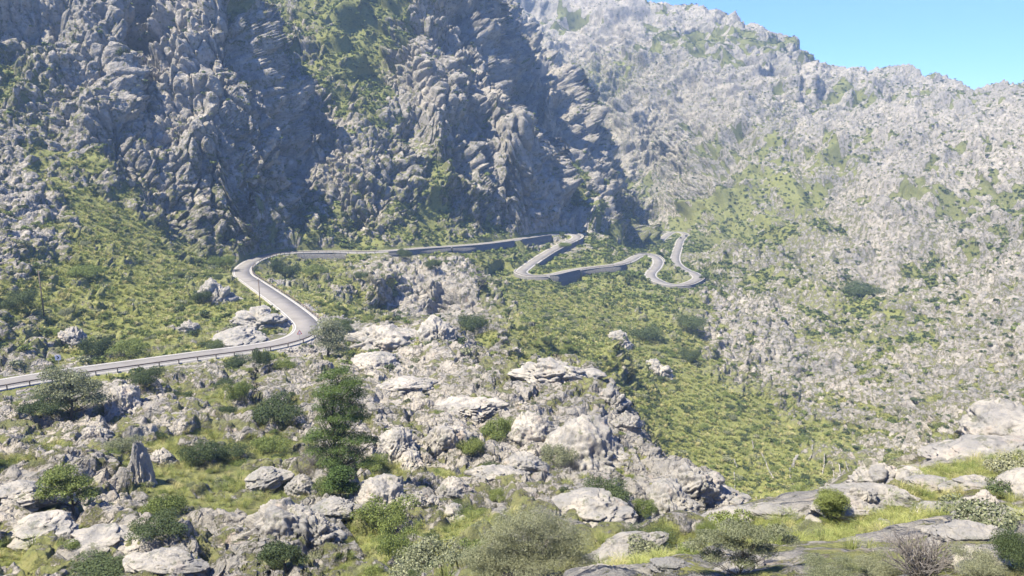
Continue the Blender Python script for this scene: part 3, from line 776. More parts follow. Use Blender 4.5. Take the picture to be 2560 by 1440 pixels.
def scatter(name, pts, scl, protos, label, zs=None, seed=1):
    """one uncountable mass of small plants or stones"""
    me = mesh_np(name, pts, np.zeros((0, 3), np.int32)) if False else bpy.data.meshes.new(name)
    me.vertices.add(len(pts)); me.vertices.foreach_set('co', np.ascontiguousarray(pts, F32).ravel())
    fattr(me, 'scl', scl)
    o = obj(name, me, kind='stuff', label=label)
    ng = bpy.data.node_groups.new(name, 'GeometryNodeTree')
    ng.interface.new_socket('Geometry', in_out='INPUT', socket_type='NodeSocketGeometry'); ng.interface.new_socket('Geometry', in_out='OUTPUT', socket_type='NodeSocketGeometry')
    N = ng.nodes; L = ng.links
    gi = N.new('NodeGroupInput'); go = N.new('NodeGroupOutput'); ip = N.new('GeometryNodeInstanceOnPoints'); g2 = N.new('GeometryNodeGeometryToInstance')
    for p in protos:
        oi = N.new('GeometryNodeObjectInfo'); oi.inputs['Object'].default_value = p; oi.inputs['As Instance'].default_value = True
        L.new(oi.outputs['Geometry'], g2.inputs[0])
    L.new(gi.outputs[0], ip.inputs['Points']); L.new(g2.outputs[0], ip.inputs['Instance']); ip.inputs['Pick Instance'].default_value = True
    ri = N.new('FunctionNodeRandomValue'); ri.data_type = 'INT'; ri.inputs[4].default_value = 0; ri.inputs[5].default_value = len(protos) - 1; ri.inputs['Seed'].default_value = seed
    L.new(ri.outputs[2], ip.inputs['Instance Index'])
    rr = N.new('FunctionNodeRandomValue'); rr.data_type = 'FLOAT_VECTOR'; rr.inputs[0].default_value = (-.15, -.15, 0); rr.inputs[1].default_value = (.15, .15, 6.28); rr.inputs['Seed'].default_value = seed + 9
    L.new(rr.outputs[0], ip.inputs['Rotation'])
    na = N.new('GeometryNodeInputNamedAttribute'); na.data_type = 'FLOAT'; na.inputs['Name'].default_value = 'scl'
    L.new(na.outputs[0], ip.inputs['Scale']); L.new(ip.outputs[0], go.inputs[0])
    o.modifiers.new('scatter', 'NODES').node_group = ng
    return o

# where plants can stand
A1 = np.gradient(np.stack([X2, Y2, Z2], -1), axis=0); B1 = np.gradient(np.stack([X2, Y2, Z2], -1), axis=1)
NF = np.cross(A1, B1); AREA = np.linalg.norm(NF, axis=2); NFZ = (NF[..., 2] / (AREA + 1e-9)).ravel(); AREA = AREA.ravel()
VIS = (Q2 > RM2 - .02).ravel(); RRf = RR2.ravel(); Qf = Q2.ravel()
uu, vv = topix(X, Y, Z)
_nr = RRf < 60
INV = VIS & (uu > np.where(_nr, -900, -120)) & (uu < np.where(_nr, 3500, 2680)) & (vv < np.where(_nr, 2000, 1600)) & (vv > -120)
onroad = (dist < RHW + 1.6)
def sample(dens, seed):
    r = np.random.default_rng(seed)
    lam = dens * AREA
    k = np.nonzero(r.random(len(X)) < lam)[0]
    j = (r.random((len(k), 3)) - .5) * np.sqrt(np.maximum(AREA[k], 1e-4))[:, None] * [1, 1, 0]
    return k, np.stack([X[k], Y[k], Z[k]], 1) + j
plant = np.clip(1 - rock * 1.25, 0, 1)
patch = sst(-.25, .35, vnoise(X / 11 + 40, Y / 11, Z / 11) * .6 + vnoise(X / 3.3 + 40, Y / 3.3, Z / 3.3) * .5)   # scrub against grass
ty = np.clip(tone + .32 * vnoise(X / 31, Y / 31, Z / 31) * sst(60, 150, RRf), 0, 1)
scrubby = np.clip((1 - ty) * 1.5 - .35, .05, 1) * patch
PR = dict(
    t_near=[proto(tussockmesh(90, s, .009), M[m]) for s, m in ((1, 'yellow'), (2, 'yellow'), (3, 'straw'), (4, 'mid'), (5, 'yellow'))],
    t_mid=[proto(tussockmesh(26, s, .05), M[m]) for s, m in ((11, 'yellow'), (12, 'yellow'), (13, 'straw'), (14, 'mid'), (15, 'yellow'))],
    s_near=[proto(shrubmesh(2400, .045, s, .75), M[m]) for s, m in ((31, 'mid'), (32, 'mid'), (33, 'dark'), (34, 'grey'))],
    s_mid=[proto(shrubmesh(170, .19, s, .8), M[m]) for s, m in ((41, 'mid'), (42, 'dark'), (43, 'mid'), (44, 'dark'), (45, 'grey'))],
    s_far=[proto(shrubmesh(60, .30, s, .85, 3), M[m]) for s, m in ((51, 'dark'), (52, 'mid'), (53, 'dark'), (54, 'mid'))])
ok = INV & ~onroad
def band(a, b, f=.12): return sst(a * (1 - f), a * (1 + f), RRf) * (1 - sst(b * (1 - f), b * (1 + f), RRf)) * ok
def put(name, dens, s0, s1, key, label, seed):
    k, P_ = sample(dens, seed); r = np.random.default_rng(seed + 100)
    s = s0 + (s1 - s0) * r.random(len(k)) ** 2
    P_[:, 2] -= .05 * s
    print(name, len(k)); scatter(name, P_, s, PR[key], label, seed=seed); return k, P_, s
if LATE:
    gy = .35 + .65 * ty
    put('tussock_grass', band(9, 55) * plant * 12 * gy * (1 - .6 * scrubby), .18, .5, 't_near', 'yellow green tussock grass between the near rocks', 3)
    put('tussock_grass', band(55, 150) * plant * 1.5 * gy * (1 - .6 * scrubby), .5, 1.1, 't_near', 'tussock grass on the rocky ground below the road', 4)
    put('tussock_grass', band(150, 420) * plant * .42 * gy * (1 - .7 * scrubby), .8, 1.7, 't_mid', 'yellow green tussock grass over the middle slopes', 5)
    put('low_scrub', band(9, 150) * (plant * .45 * (scrubby + .08) + .01), .3, 1.0, 's_near', 'low green scrub between the near rocks', 6)
    put('low_scrub', band(150, 420) * (plant * .24 * (scrubby + .15) + .010 + .028 * (NFZ < .75) * (NFZ > .25) * sst(-.1, .3, vnoise(X / 18, Y / 18, Z / 12))), .5, 1.7, 's_mid', 'green scrub on the middle slopes', 7)
    put('low_scrub', band(420, 1500) * (plant * (.15 + .34 * (RRf < 720)) * (scrubby * .6 + .4) * (.3 + .7 * np.clip(NFZ, 0, 1)) + .022 * np.clip(NFZ, .2, 1) * (.15 + 1.4 * sst(-.15, .4, vnoise(X / 34, Y / 34, Z / 20)))), .6, 2.1, 's_far', 'scrub dotted over the far mountain sides', 8)
    # rubble banks
    k, P_ = sample(INV * bank * 2.2 * (dist > RHW + 1), 9)
    r = np.random.default_rng(9)
    def stone(seed):
        bm_ = bmesh.new(); bmesh.ops.create_icosphere(bm_, subdivisions=2, radius=1)
        q = np.random.default_rng(seed)
        for v in bm_.verts: v.co = v.co * (.75 + .5 * q.random())
        for v in bm_.verts: v.co.z *= .7
        m_ = bpy.data.meshes.new('stone'); bm_.to_mesh(m_); return m_

    scatter('rubble', P_, .10 + .35 * r.random(len(k)) ** 3, [proto(stone(s), M['rock']) for s in (1, 2, 3)], 'loose pale rubble on the bank below the road', seed=12)
    print('scatter', time.time() - T0)
# ------------------------------------------------------------------ trees and shrubs that stand out
def metres(px, P): return px / FPX * math.sqrt(P.x ** 2 + P.y ** 2 + P.z ** 2)
SPX = 'shrubs growing among the rocks'
SH = {}
for kd, m in (('dark', 'dark'), ('mid', 'mid'), ('grey', 'grey')):
    SH[kd] = []
    for q in range(3):
        me = shrubmesh(8500, .028, 61 + q + len(SH) * 7, .78, 10, .5); me.materials.append(M[m]); SH[kd].append(me)
FINE = []
for q, m in enumerate(('grey', 'mid', 'dark')):
    me = shrubmesh(22000, .017, 161 + q, .8, 14, .8); me.materials.append(M[m]); FINE.append(me)
hero_n = 0
def shrub(u, v, w, h, kd, label, cat='shrub', name='shrub'):
    global hero_n
    P_ = at(u, v); W_ = metres(w, P_) * .8; H_ = metres(h, P_) * .85
    me = SH[kd][hero_n % 3] if P_.length > 42 else FINE[('grey', 'mid', 'dark').index(kd)]
    o = obj(name, me, label=label, cat=cat, group=SPX, loc=P_ - Vector((0, 0, .06 * H_)))
    o.rotation_euler = (0, 0, hero_n * 1.7); o.scale = (W_ / 2.1, W_ / 2.1, H_ / 1.02); hero_n += 1
    return o
HS = [
 (500,1165,115,66,'dark','dense dark green rounded shrub left of the pine, above the fluted rock spike'), (300,1132,105,48,'grey','low grey green shrub behind the pointed fluted rock'),
 (690,1052,170,75,'dark','broad dark green thicket left of the pine crown'), (600,1010,75,70,'mid','upright green bush at the left end of the broad thicket'),
 (110,1055,120,50,'dark','dark green shrub under the rubble bank at the far left'), (365,958,105,52,'dark','dark rounded bush touching the guardrail posts at left'),
 (590,925,92,46,'dark','dark bush below the guardrail in front of the rubble bank'), (655,930,62,75,'dark','tall dark bush just below the guardrail before the sharp bend'),
 (715,925,70,40,'mid','green bush beside the rubble fan below the sharp bend'), (1000,1405,130,95,'mid','tall green shrub in the lower middle between low pale rocks'),
 (380,1345,150,62,'dark','dark shrub in the bottom left between two big pale slabs'), (235,1438,200,40,'dark','dark bush cut by the bottom edge at left'),
 (1185,830,110,66,'dark','dark round tree like bush in the shaded gully'), (1180,1135,95,60,'mid','green bush between the fluted rocks right of the pine'),
 (1245,1095,120,80,'mid','brown green bush in front of the spur cliffs'), (1390,1165,115,80,'grey','grey green bush growing on the fluted spur wall'),
 (1505,1262,170,80,'dark','dark green thicket at the foot of the overhanging spur'), (1590,1285,90,62,'mid','green bush at the right end of the thicket under the overhang'),
 (1610,1365,220,50,'dark','long low dark green scrub behind the pale slab on the near knoll'), (2080,1440,160,52,'grey','grey green mound of scrub at the bottom edge in the yellow grass'),
 (2440,1440,130,85,'grey','grey green bush in the lower right corner left part'), (2560,1420,140,120,'dark','dark bush filling the lower right corner'),
 (2520,1235,130,45,'dark','dark bush on the right edge of the near slope'), (2200,1438,130,70,'grey','pale grey green bush at the bottom beside the dry twigs'),
 (1770,1345,80,50,'mid','small green bush in front of the long pale slab'), (2020,1345,90,50,'grey','grey green shrub in the yellow grass below the lone small tree'),
 (690,1425,80,50,'dark','small dark bush at the bottom left of centre'), (1180,1300,80,40,'mid','small green bush on the grass right of the stacked rocks'),
 (820,1235,90,60,'mid','yellow green bush at the foot of the pine'), (930,1165,100,40,'mid','green bush right of the pine base'), (1150,1290,90,36,'dark','dark low shrub below the fluted dome right of the pine'),
 (50,775,90,60,'dark','large dark bush at the left edge above the road'), (320,885,110,52,'mid','green bush above the road near the left sign'), (240,895,80,65,'dark','dark bush hanging over the road edge at left'),
 (505,760,60,46,'dark','dark bush by the boulder above the left road'), (215,690,120,36,'mid','olive green bush on the left grassy slope'), (560,670,70,46,'mid','green bush left of the big bend'),
 (720,700,80,50,'dark','dark bush inside the big bend'), (790,690,80,40,'mid','green bush inside the big bend beside the wall'), (690,680,50,42,'dark','dark bush near the guardrail inside the big bend'),
 (1010,655,52,40,'dark','dark bush below the upper road on the pale outcrop'), (1085,672,60,38,'dark','dark bush to the right on the pale outcrop below the upper road'), (905,700,50,30,'dark','dark bush in the green bowl below the upper road'),
 (850,830,90,40,'dark','dark bush at the top of the fluted ridge'), (1240,1250,70,34,'mid','green bush left of the spur foot'), (1410,620,40,16,'mid','bush inside the first hairpin loop'), (1405,592,20,16,'dark','small dark tree at the edge of the first hairpin'),
 (1720,820,110,46,'dark','dark scrub clump under the last hairpin'), (1620,850,110,46,'dark','dark green clump on the rocky rib above the valley'), (1760,700,34,22,'dark','dark bush right of the last small hairpin'),
 (2150,735,120,34,'dark','dark green patch of scrub on the right slope'), (1720,905,70,50,'dark','dark bush on top of the green valley slope')]
for a in HS: shrub(*a)

def tree(u, v, h, blobs, m, label, name='tree', n=5000, leaf=.09, lean=(0, 0), branches=7, seed=0, tr=.035, cat='tree'):
    """blobs are picture offsets (dx, dy up, depth, half width, half height) in photo pixels from the foot"""
    P_ = at(u, v); k = metres(1, P_)
    root = empty(name, P_, label, cat)
    pw = .95 if h > 200 else 1.
    bl = [((b[0] * k * pw, b[2] * k, b[1] * k * 1.04), (b[3] * k * pw, b[3] * k * .9 * pw, b[4] * k * (.9 if h > 200 else 1))) for b in blobs]
    V, lv = leafcloud(n, bl, leaf, seed, shell=.75, asp=.45 if leaf > .03 else .3)
    me = leafmesh('crown', V, lv); me.materials.append(M[m]); obj('crown', me, parent=root)
    mb = MB(); H_ = h * k; r = np.random.default_rng(seed + 5)
    pts = [Vector((lean[0] * k * t + .06 * H_ * math.sin(3 * t + seed), lean[1] * k * t, H_ * t * 1.0 - .3)) for t in np.linspace(0, 1, 9)]
    for i in range(8): mb.tube(pts[i], pts[i + 1], H_ * tr * (1 - i / 8.5), H_ * tr * (1 - (i + 1) / 8.5), 8, False)
    for c, rd in bl:
        for q in range(3):
            zf = min(.9, max(.12, (c[2] / H_) - .12 - .1 * r.random())); p = pts[int(zf * 8)]
            e = Vector(c) + Vector(r.normal(size=3)) * rd[0] * .4; md = (p + e) / 2 + Vector((0, 0, -.03 * H_))
            mb.tube(p, md, H_ * tr * .38, H_ * tr * .22, 5, False); mb.tube(md, e, H_ * tr * .22, H_ * tr * .07, 5, False)
    mb.build('trunk', M['bark'], root, True)
    return root
pine = [(14,254,0,26,18),(-16,240,6,30,22),(40,228,-6,30,22),(8,214,0,50,26),(-30,200,-8,30,26),(46,196,8,30,22),(0,180,8,44,26),(34,168,0,34,20),(-36,166,0,26,20),(10,150,-10,36,22),(-28,140,6,30,24),(50,142,10,34,14),(10,124,0,30,20),(-44,112,-10,32,20),(-66,92,4,28,18),(-16,98,10,36,24),(40,98,-8,40,18),(74,88,6,26,12),(0,72,0,40,22),(-52,66,0,36,22),(-20,48,-12,40,22),(34,56,6,38,18),(62,38,0,30,14),(-4,30,0,44,18)]
tree(848,1200,262,pine,'pine','tall dark pine standing alone among the fluted rocks in the lower left',name='pine_tree',n=60000,leaf=.06,lean=(6,0),seed=3,tr=.018)
tree(852,1252,75,[(0,60,0,34,22),(-14,36,0,30,20),(16,28,0,26,16),(-4,72,0,20,12)],'pine','small bushy pine growing at the foot of the tall pine',name='pine_tree',n=6000,leaf=.09,seed=4)
tree(825,898,100,[(0,82,0,30,18),(-14,60,0,34,24),(16,55,0,32,22),(0,36,0,38,22),(22,20,0,26,16)],'grey','grey green round tree at the outer tip of the sharp road bend',n=9000,leaf=.16,seed=5)
tree(178,1045,105,[(-25,88,0,30,20),(12,80,0,34,20),(42,62,0,32,24),(-45,55,0,28,18),(5,52,0,36,20),(55,35,0,30,20),(-20,30,0,34,18)],'grey','grey green wild olive tree below the rubble bank at left',n=12000,leaf=.13,seed=6)
tree(165,1278,92,[(-10,74,0,34,20),(-32,56,0,30,20),(22,52,0,32,20),(-4,40,0,40,22),(40,30,0,26,16),(-48,30,0,24,14)],'mid','feathery green tree in front of the slabs at lower left',n=11000,leaf=.075,seed=7)
tree(712,1436,75,[(-20,52,0,32,18),(12,46,0,28,15),(-38,38,0,24,13),(34,30,0,20,12)],'dark','small dark tree with bare trunk at the bottom left of centre',n=6000,leaf=.06,seed=8,tr=.03)
tree(2075,1318,85,[(-4,66,0,30,20),(16,52,0,26,20),(-18,50,0,24,18),(2,34,0,24,18),(-6,16,0,18,12)],'mid','lone small grey green tree on the crest of the near knoll',n=18000,leaf=.024,seed=9)
tree(1340,1448,175,[(0,140,0,55,32),(-50,118,0,50,36),(48,112,0,52,38),(-86,86,0,44,36),(90,84,0,46,38),(0,86,20,75,44),(-58,48,0,58,40),(62,48,0,62,42),(0,36,-15,70,36),(-110,40,0,34,28),(120,36,0,34,28)],'grey','big feathery grey green bush in the bottom middle foreground',name='bush',n=75000,leaf=.016,seed=10,tr=.02,cat='bush')
tree(1240,1452,80,[(-40,50,0,40,26),(10,56,0,38,24),(-6,30,0,50,26)],'grey','smaller pale grey green bush left of the big foreground bush',name='bush',n=26000,leaf=.017,seed=11,cat='bush')
tree(1850,1440,140,[(-10,108,0,42,16),(-66,88,0,36,16),(40,98,-8,38,18),(-98,66,6,26,14),(84,104,0,28,16),(112,80,0,22,14),(-20,72,8,40,16),(50,60,0,34,14),(-60,44,0,30,14),(10,34,0,34,14)],'grey','sparse grey green bush on bare forked stems in the near grass',name='bush',n=26000,leaf=.017,seed=12,tr=.016,cat='bush')
# bare dry twig bushes
def twigbush(u, v, w, h, label, seed, n=150):
    P_ = at(u, v); k = metres(1, P_); r = np.random.default_rng(seed); mb = MB()
    for i in range(n):
        t = r.random() * 6.28; a = r.random() ** .6
        e = Vector((math.cos(t) * a * w / 2, math.sin(t) * a * w / 2, h * (.6 + .4 * r.random()) * (1 - .35 * a))) * k
        b = Vector((math.cos(t), math.sin(t), 0)) * .1 * w * k * a
        md = b.lerp(e, .55) + Vector(r.normal(size=3)) * .05 * w * k
        mb.tube(b, md, .010, .007, 4, False); mb.tube(md, e, .007, .003, 4, False)
        for q in range(3):
            f = md.lerp(e, .2 + .3 * q); mb.tube(f, f + (e - md) * .35 + Vector(r.normal(size=3)) * .07 * w * k, .005, .002, 3, False)
    mb.build('dry_bush', M['twig'], smooth=True, label=label, cat='dry bush', loc=P_)
twigbush(2310,1440,190,95,'leafless grey brown twig bush at the bottom right',1,150)
twigbush(1300,1452,120,40,'low dry twigs under the big foreground bush',2,90)
twigbush(780,1165,90,60,'tangle of dry grey twigs left of the pine trunk',3,120)
twigbush(760,1195,70,40,'smaller tangle of dry twigs below the first, left of the pine',4,90)

# ------------------------------------------------------------------ rocks that stand out
def rockmesh(kind, seed, sub=6):
    bm = bmesh.new(); bmesh.ops.create_icosphere(bm, subdivisions=sub, radius=1)
    me = bpy.data.meshes.new('rock'); bm.to_mesh(me); bm.free()
    nv = len(me.vertices); co_ = np.empty(nv * 3, F32); me.vertices.foreach_get('co', co_); D_ = co_.reshape(-1, 3)
    x, y, z = D_.T
    s = seed * 3.7
    wx = .35 * vnoise(x * 1.8 + s, y * 1.8, z * 1.8 + 4); wy = .35 * vnoise(x * 1.8 + s, y * 1.8 + 9, z * 1.8)
    X_, Y_ = x + wx, y + wy
    base = 1 + .34 * vnoise(X_ * 1.5 + s, Y_ * 1.5, z * 1.5) + .18 * (.35 - np.abs(vnoise(X_ * 3.1 + s, Y_ * 3.1, z * 3.1)))
    fine = .05 * (.3 - np.abs(vnoise(X_ * 7 + s, Y_ * 7, z * 7))) + .035 * vnoise(x * 13 + s, y * 13, z * 13) + .018 * vnoise(x * 27 + s, y * 27, z * 27)
    if kind in ('dome', 'spike'):
        st_ = sst(.0, .55, 1 - np.abs(z)) * sst(-.5, .1, vnoise(x * 2 + s + 3, y * 2, z * 2))
        flu = np.abs(vnoise(X_ * 6.5 + s, Y_ * 6.5, z * .6)) + .55 * np.abs(vnoise(X_ * 14 + s, Y_ * 14, z * 1.2))
        f = base - st_ * (.5 - flu) * .30 + fine * 1.3
    elif kind == 'block':
        f1, f2, cid = worley(X_ * 1.5 + s, Y_ * 1.5, z * 2.0)
        g1, g2, gid = worley(X_ * 3.6 + s, Y_ * 3.6, z * 4.4)
        f = base * .88 + .13 * sst(0, .2, f2 - f1) + .16 * cid + .055 * sst(0, .25, g2 - g1) + .06 * gid + fine
    else:
        c = np.abs(vnoise(X_ * 1.7 + s + 5, Y_ * 1.7, z * 1.7)); f1, f2, cid = worley(X_ * 1.1 + s, Y_ * 1.1, z * 2.5)
        f = base * .9 + .08 - .07 * (1 - sst(0, .05, c)) + .10 * cid + .05 * sst(0, .06, f2 - f1) + fine * .7
    P_ = D_ * f[:, None]
    if kind == 'spike':
        t = np.clip((P_[:, 2] + .2) / 1.2, 0, 1); P_[:, 0] *= (1 - .55 * t); P_[:, 1] *= (1 - .5 * t); P_[:, 0] -= .22 * t
    me.vertices.foreach_set('co', np.ascontiguousarray(P_, F32).ravel()); me.polygons.foreach_set('use_smooth', np.ones(len(me.polygons), bool)); me.update()
    me.materials.append(M['rock']); return me
import bmesh
RK = {k: [rockmesh(k, i + 1, 6) for i in range(n_)] for k, n_ in (('dome', 4), ('block', 4), ('slab', 4), ('spike', 1))}
rk_n = 0
DEP = dict(dome=.75, block=.8, slab=1.0, spike=.8)
def rockobj(u, v, w, h, kind, label, rot=None, name='rock', tilt=None):
    """u, v: foot of the rock's near edge in the photograph; the rock is rooted in the ground to its widest part"""
    global rk_n
    P0 = at(u, v - h * .2); dist_ = math.sqrt(P0.x ** 2 + P0.y ** 2 + P0.z ** 2); k = dist_ / FPX
    sn = -P0.z / dist_; cs = math.sqrt(1 - sn * sn)
    rx = w * k / 2; ry = min(rx * DEP[kind], h * k * .42 / sn)
    a_ = h * k - ry * sn
    rz = math.sqrt(max(a_ * a_ - (ry * sn) ** 2, (.25 * rx * cs) ** 2)) / cs
    if kind != 'spike': rz = min(rz, rx * .85)
    P_ = at(u, v - ry * sn / k * .9)
    me = RK[kind][rk_n % len(RK[kind])]
    o = obj(name, me, label=label, cat='rock', loc=P_ - Vector((0, 0, .34 * rz)))
    o.scale = (rx / .95, ry / .9, rz * 1.36)
    o.rotation_euler = ((.10 * math.sin(rk_n * 2.1), .16 * math.sin(rk_n * 1.3 + 1)) if tilt is None else tilt) + ((rk_n * .61 % 1.2 - .6) if rot is None else rot,); rk_n += 1
    return o
HR = [
 (345,1222,92,92,'spike','pointed fluted rock spike standing on the grass at lower left'),
 (715,1345,200,120,'dome','largest fluted grey rock in the lower left, with deep vertical grooves'), (800,1350,100,95,'block','blocky rock with shaded hollows beside the largest fluted rock'),
 (820,1290,130,55,'dome','long fluted rock above the blocky rock with hollows'), (945,1280,185,95,'dome','broad rock in the shadow of the pine'), (1050,1265,62,62,'block','upright rock pile with stacked blocks right of the shaded rock'),
 (1085,1272,60,50,'dome','rounded rock touching the stacked upright pile'), (1135,1245,105,70,'dome','fluted dome rock right of the stacked pile'), (1022,1172,85,46,'dome','small fluted dome right of the pine'),
 (1240,1205,150,56,'dome','long fluted ridge rock left of the spur foot'), (1140,1300,100,46,'block','low pointed pale rock right of centre bottom'), (400,1170,80,46,'block','pile of pale blocks behind the pointed spike'),
 (90,1345,190,60,'slab','broad pale slab at the left edge near the bottom'), (240,1395,220,90,'slab','big pale slab with a raised right corner at lower left'), (30,1260,150,55,'slab','pale slab at the far left'),
 (400,1438,200,62,'slab','smooth pale slab at the bottom left'), 
 (300,1030,120,75,'dome','pale fluted outcrop right of the olive tree'), (235,1100,75,45,'dome','dark shaded boulder under the olive tree'),
 (660,1215,110,50,'slab','rounded pale rock left of the small bushy pine'), 
 (750,1240,90,60,'dome','grooved rounded rock left of the small bushy pine'), 
 (985,1125,110,60,'dome','fluted rock wall close to the right of the pine'), (1120,1115,130,85,'dome','large fluted dome in the middle of the rock field'), (1150,1040,230,56,'dome','long fluted rock band on the rock field'),
 (1000,980,170,50,'dome','fluted pale band below the grey green bend tree'), (940,925,150,50,'dome','fluted ledge just right of the bend tree'), (990,870,180,60,'dome','pale fluted ridge top near the shaded gully'), (1090,855,110,56,'dome','pale rounded end of the ridge top'),
 (1330,1110,130,95,'dome','fluted buttress on the left of the spur'), (1460,1175,200,125,'dome','great fluted overhanging wall of the spur'), (1400,960,180,62,'block','pale blocky crest of the spur'), (1520,1010,70,80,'block','dark cracked tower at the right end of the spur crest'),
 (1560,1080,70,70,'block','grey rock step below the cracked tower'), (1640,1290,120,120,'dome','steep streaked rock face below the spur, by the near knoll'), (1720,1230,110,62,'block','rock knob on the right flank of the spur'), (1800,1262,110,45,'block','broken low rocks at the end of the spur'),
 (1300,1190,110,50,'dome','fluted rock at the left foot of the spur'), (1450,1300,190,70,'slab','pale sloping rock behind the big foreground bush'),
 (1800,1330,230,44,'slab','long pale pink slab on the crest of the near knoll'), (1950,1300,150,30,'slab','flat pale slab on the crest left of the lone tree'), (2120,1290,180,42,'slab','pale slab right of the lone small tree'),
 (2200,1262,210,34,'slab','pale slab under the cracked boulder'), (2165,1262,60,36,'block','small broken rock under the cracked boulder'), (2210,1225,130,62,'block','big cracked boulder on the crest of the near knoll'), (2285,1210,66,36,'slab','rounded rock right of the cracked boulder'),
 (2350,1232,120,36,'slab','pale slab carrying the small balanced boulder'), (2440,1228,130,34,'slab','broad pale slab right of the small balanced boulder'), (2470,1160,230,60,'slab','sloping pale slab rising to the right edge'),
 (2525,1100,160,80,'slab','tall pale rock face at the right edge'), (2570,1262,120,70,'slab','pale boulder at the right edge above the grass'), (2500,1315,170,50,'slab','long pale slab in the grass at the right'),
 (2440,1360,160,50,'slab','pale slab beside the dark corner bush'), (2465,1440,110,56,'slab','pale rock at the bottom right'), (2330,1285,70,24,'block','small pale stones in the grass of the near knoll'), (2215,1320,50,22,'block','small round pale stone in the yellow grass'),
 (2465,1270,60,50,'dome','upright pale stone near the right edge'), (1560,1408,230,52,'slab','pale slab with a shadowed edge right of the big foreground bush'), (1720,1398,180,46,'slab','pale slab joined to it on the right'), (1840,1440,140,34,'slab','pale boulder cut by the bottom edge'), (1690,1442,90,28,'slab','small pale boulder at the bottom edge left of the cut one'),
 (470,835,50,34,'block','grey boulder above the left road'), (590,868,120,42,'slab','pale layered slab beside the road before the sharp bend'), (650,820,120,44,'block','pale rock on the inside of the sharp bend'),
 (540,760,90,55,'block','grey rocks left of the utility pole'), (180,862,60,40,'block','grey rock above the road sign at left'),
 (1545,862,60,46,'block','pale boulder on the green slope below the last hairpin'), (1640,935,60,34,'block','low pale rocks on the green valley slope')]
for a in HR:
    if a[0] < 1300 and 900 < a[1] and a[4] != 'spike': a = a[:2] + (a[2] * .8, a[3] * .8) + a[4:]
    rockobj(*a)
b_ = rockobj(2287,1212,36,24,'block','small dark balanced boulder resting on a pale slab')
b_.location = at(2287, 1206) + Vector((0, 0, .12)); b_.scale = (.40, .30, .24)
# thin pale strips of bare rock on the green valley slope
STR = [[(385,450),(410,530)],[(385,580),(390,690),(385,800)],[(655,380),(700,480),(740,580),(780,640)],[(1010,410),(985,465),(965,520)],[(935,540),(935,640),(970,700)],[(985,750),(1005,840),(1030,905)],
       [(1165,300),(1155,370)],[(1150,410),(1120,460)],[(1290,410),(1275,510),(1260,610)],[(1360,490),(1372,580),(1385,670)],[(1435,510),(1450,600)],[(1458,640),(1470,740)],[(1505,490),(1525,590),(1550,690)],[(1585,560),(1610,640),(1635,710)],[(1670,480),(1660,540),(1680,610)],[(560,260),(575,340)],[(605,830),(605,920)]]
for i, S_ in enumerate(STR):
    pts = [at(1740 + a / 4, 1040 + b / 4, 60) for a, b in S_]
    mb = MB(); r = np.random.default_rng(i)
    Q_ = []
    for a, b in zip(pts[:-1], pts[1:]):
        m_ = max(3, int((b - a).length / .8))
        Q_ += [a.lerp(b, t / m_) for t in range(m_)]
    Q_.append(pts[-1])
    for a, b in zip(Q_[:-1], Q_[1:]):
        a = a + Vector((r.normal() * .08, r.normal() * .08, .5 + .12 * r.normal())); b = b + Vector((0, 0, .5 + .1 * r.normal()))
        w_ = .20 if i != 3 else .6
        mb.tube(a, b, w_ * (.7 + .5 * r.random()), w_ * (.6 + .5 * r.random()), 7)
    org = pts[0]
    mb.V = [tuple(Vector(v) - org) for v in mb.V]
    mb.build('rock_strip', M['rock'], label='thin pale strip of bare rock running down the green valley slope' if i != 3 else 'widest short pale rock strip slanting across the green valley slope', cat='rock strip', group='pale rock strips on the valley slope' if i != 3 else None, loc=org)

# ------------------------------------------------------------------ shrubs of the near and middle ground, one by one
k, P_ = sample(band(25, 330) * (plant * scrubby * .05 + plant * .006) * (dist > RHW + 3), 77)
r = np.random.default_rng(77); s = .8 + 1.5 * r.random(len(k)) ** 1.5
app = s / RRf[k]; o_ = np.argsort(-app)[:235]
def zone(x, y, u, v):
    rr = math.hypot(x, y)
    if v > 1290 and u > 1250: return 'in the yellow grass of the near knoll'
    if u > 1560: return 'on the green valley slope'
    if rr < 95: return 'among the pale rocks in the lower left' if u < 900 else 'among the pale rocks at the bottom centre'
    if rr < 178: return 'on the rocky ground below the guardrail' if u < 800 else 'in the fluted rock field right of the pine'
    if u < 640: return 'on the grassy slope above the left road'
    return 'in the green hollow below the upper road'
for q, i in enumerate(o_):
    kd = 'dark' if r.random() < .45 else ('mid' if r.random() < .75 else 'grey')
    x, y, z = (float(t) for t in P_[i]); big_ = s[i] > 1.5
    u_, v_ = topix(x, y, z)
    zn = zone(x, y, u_, v_)
    cl = {'dark': 'dark green', 'mid': 'mid green', 'grey': 'grey green'}[kd]
    lb = f"{'broad' if big_ else 'small'} {cl} shrub {zn}"
    o = obj('shrub', SH[kd][q % 3], label=lb, cat='shrub', group='wild shrubs ' + zn, loc=(x, y, z - .08))
    o.scale = (s[i] * (.9 + .3 * r.random()), s[i], s[i] * (.8 + .4 * r.random())); o.rotation_euler = (0, 0, r.random() * 6.28)
print('heroes', time.time() - T0)
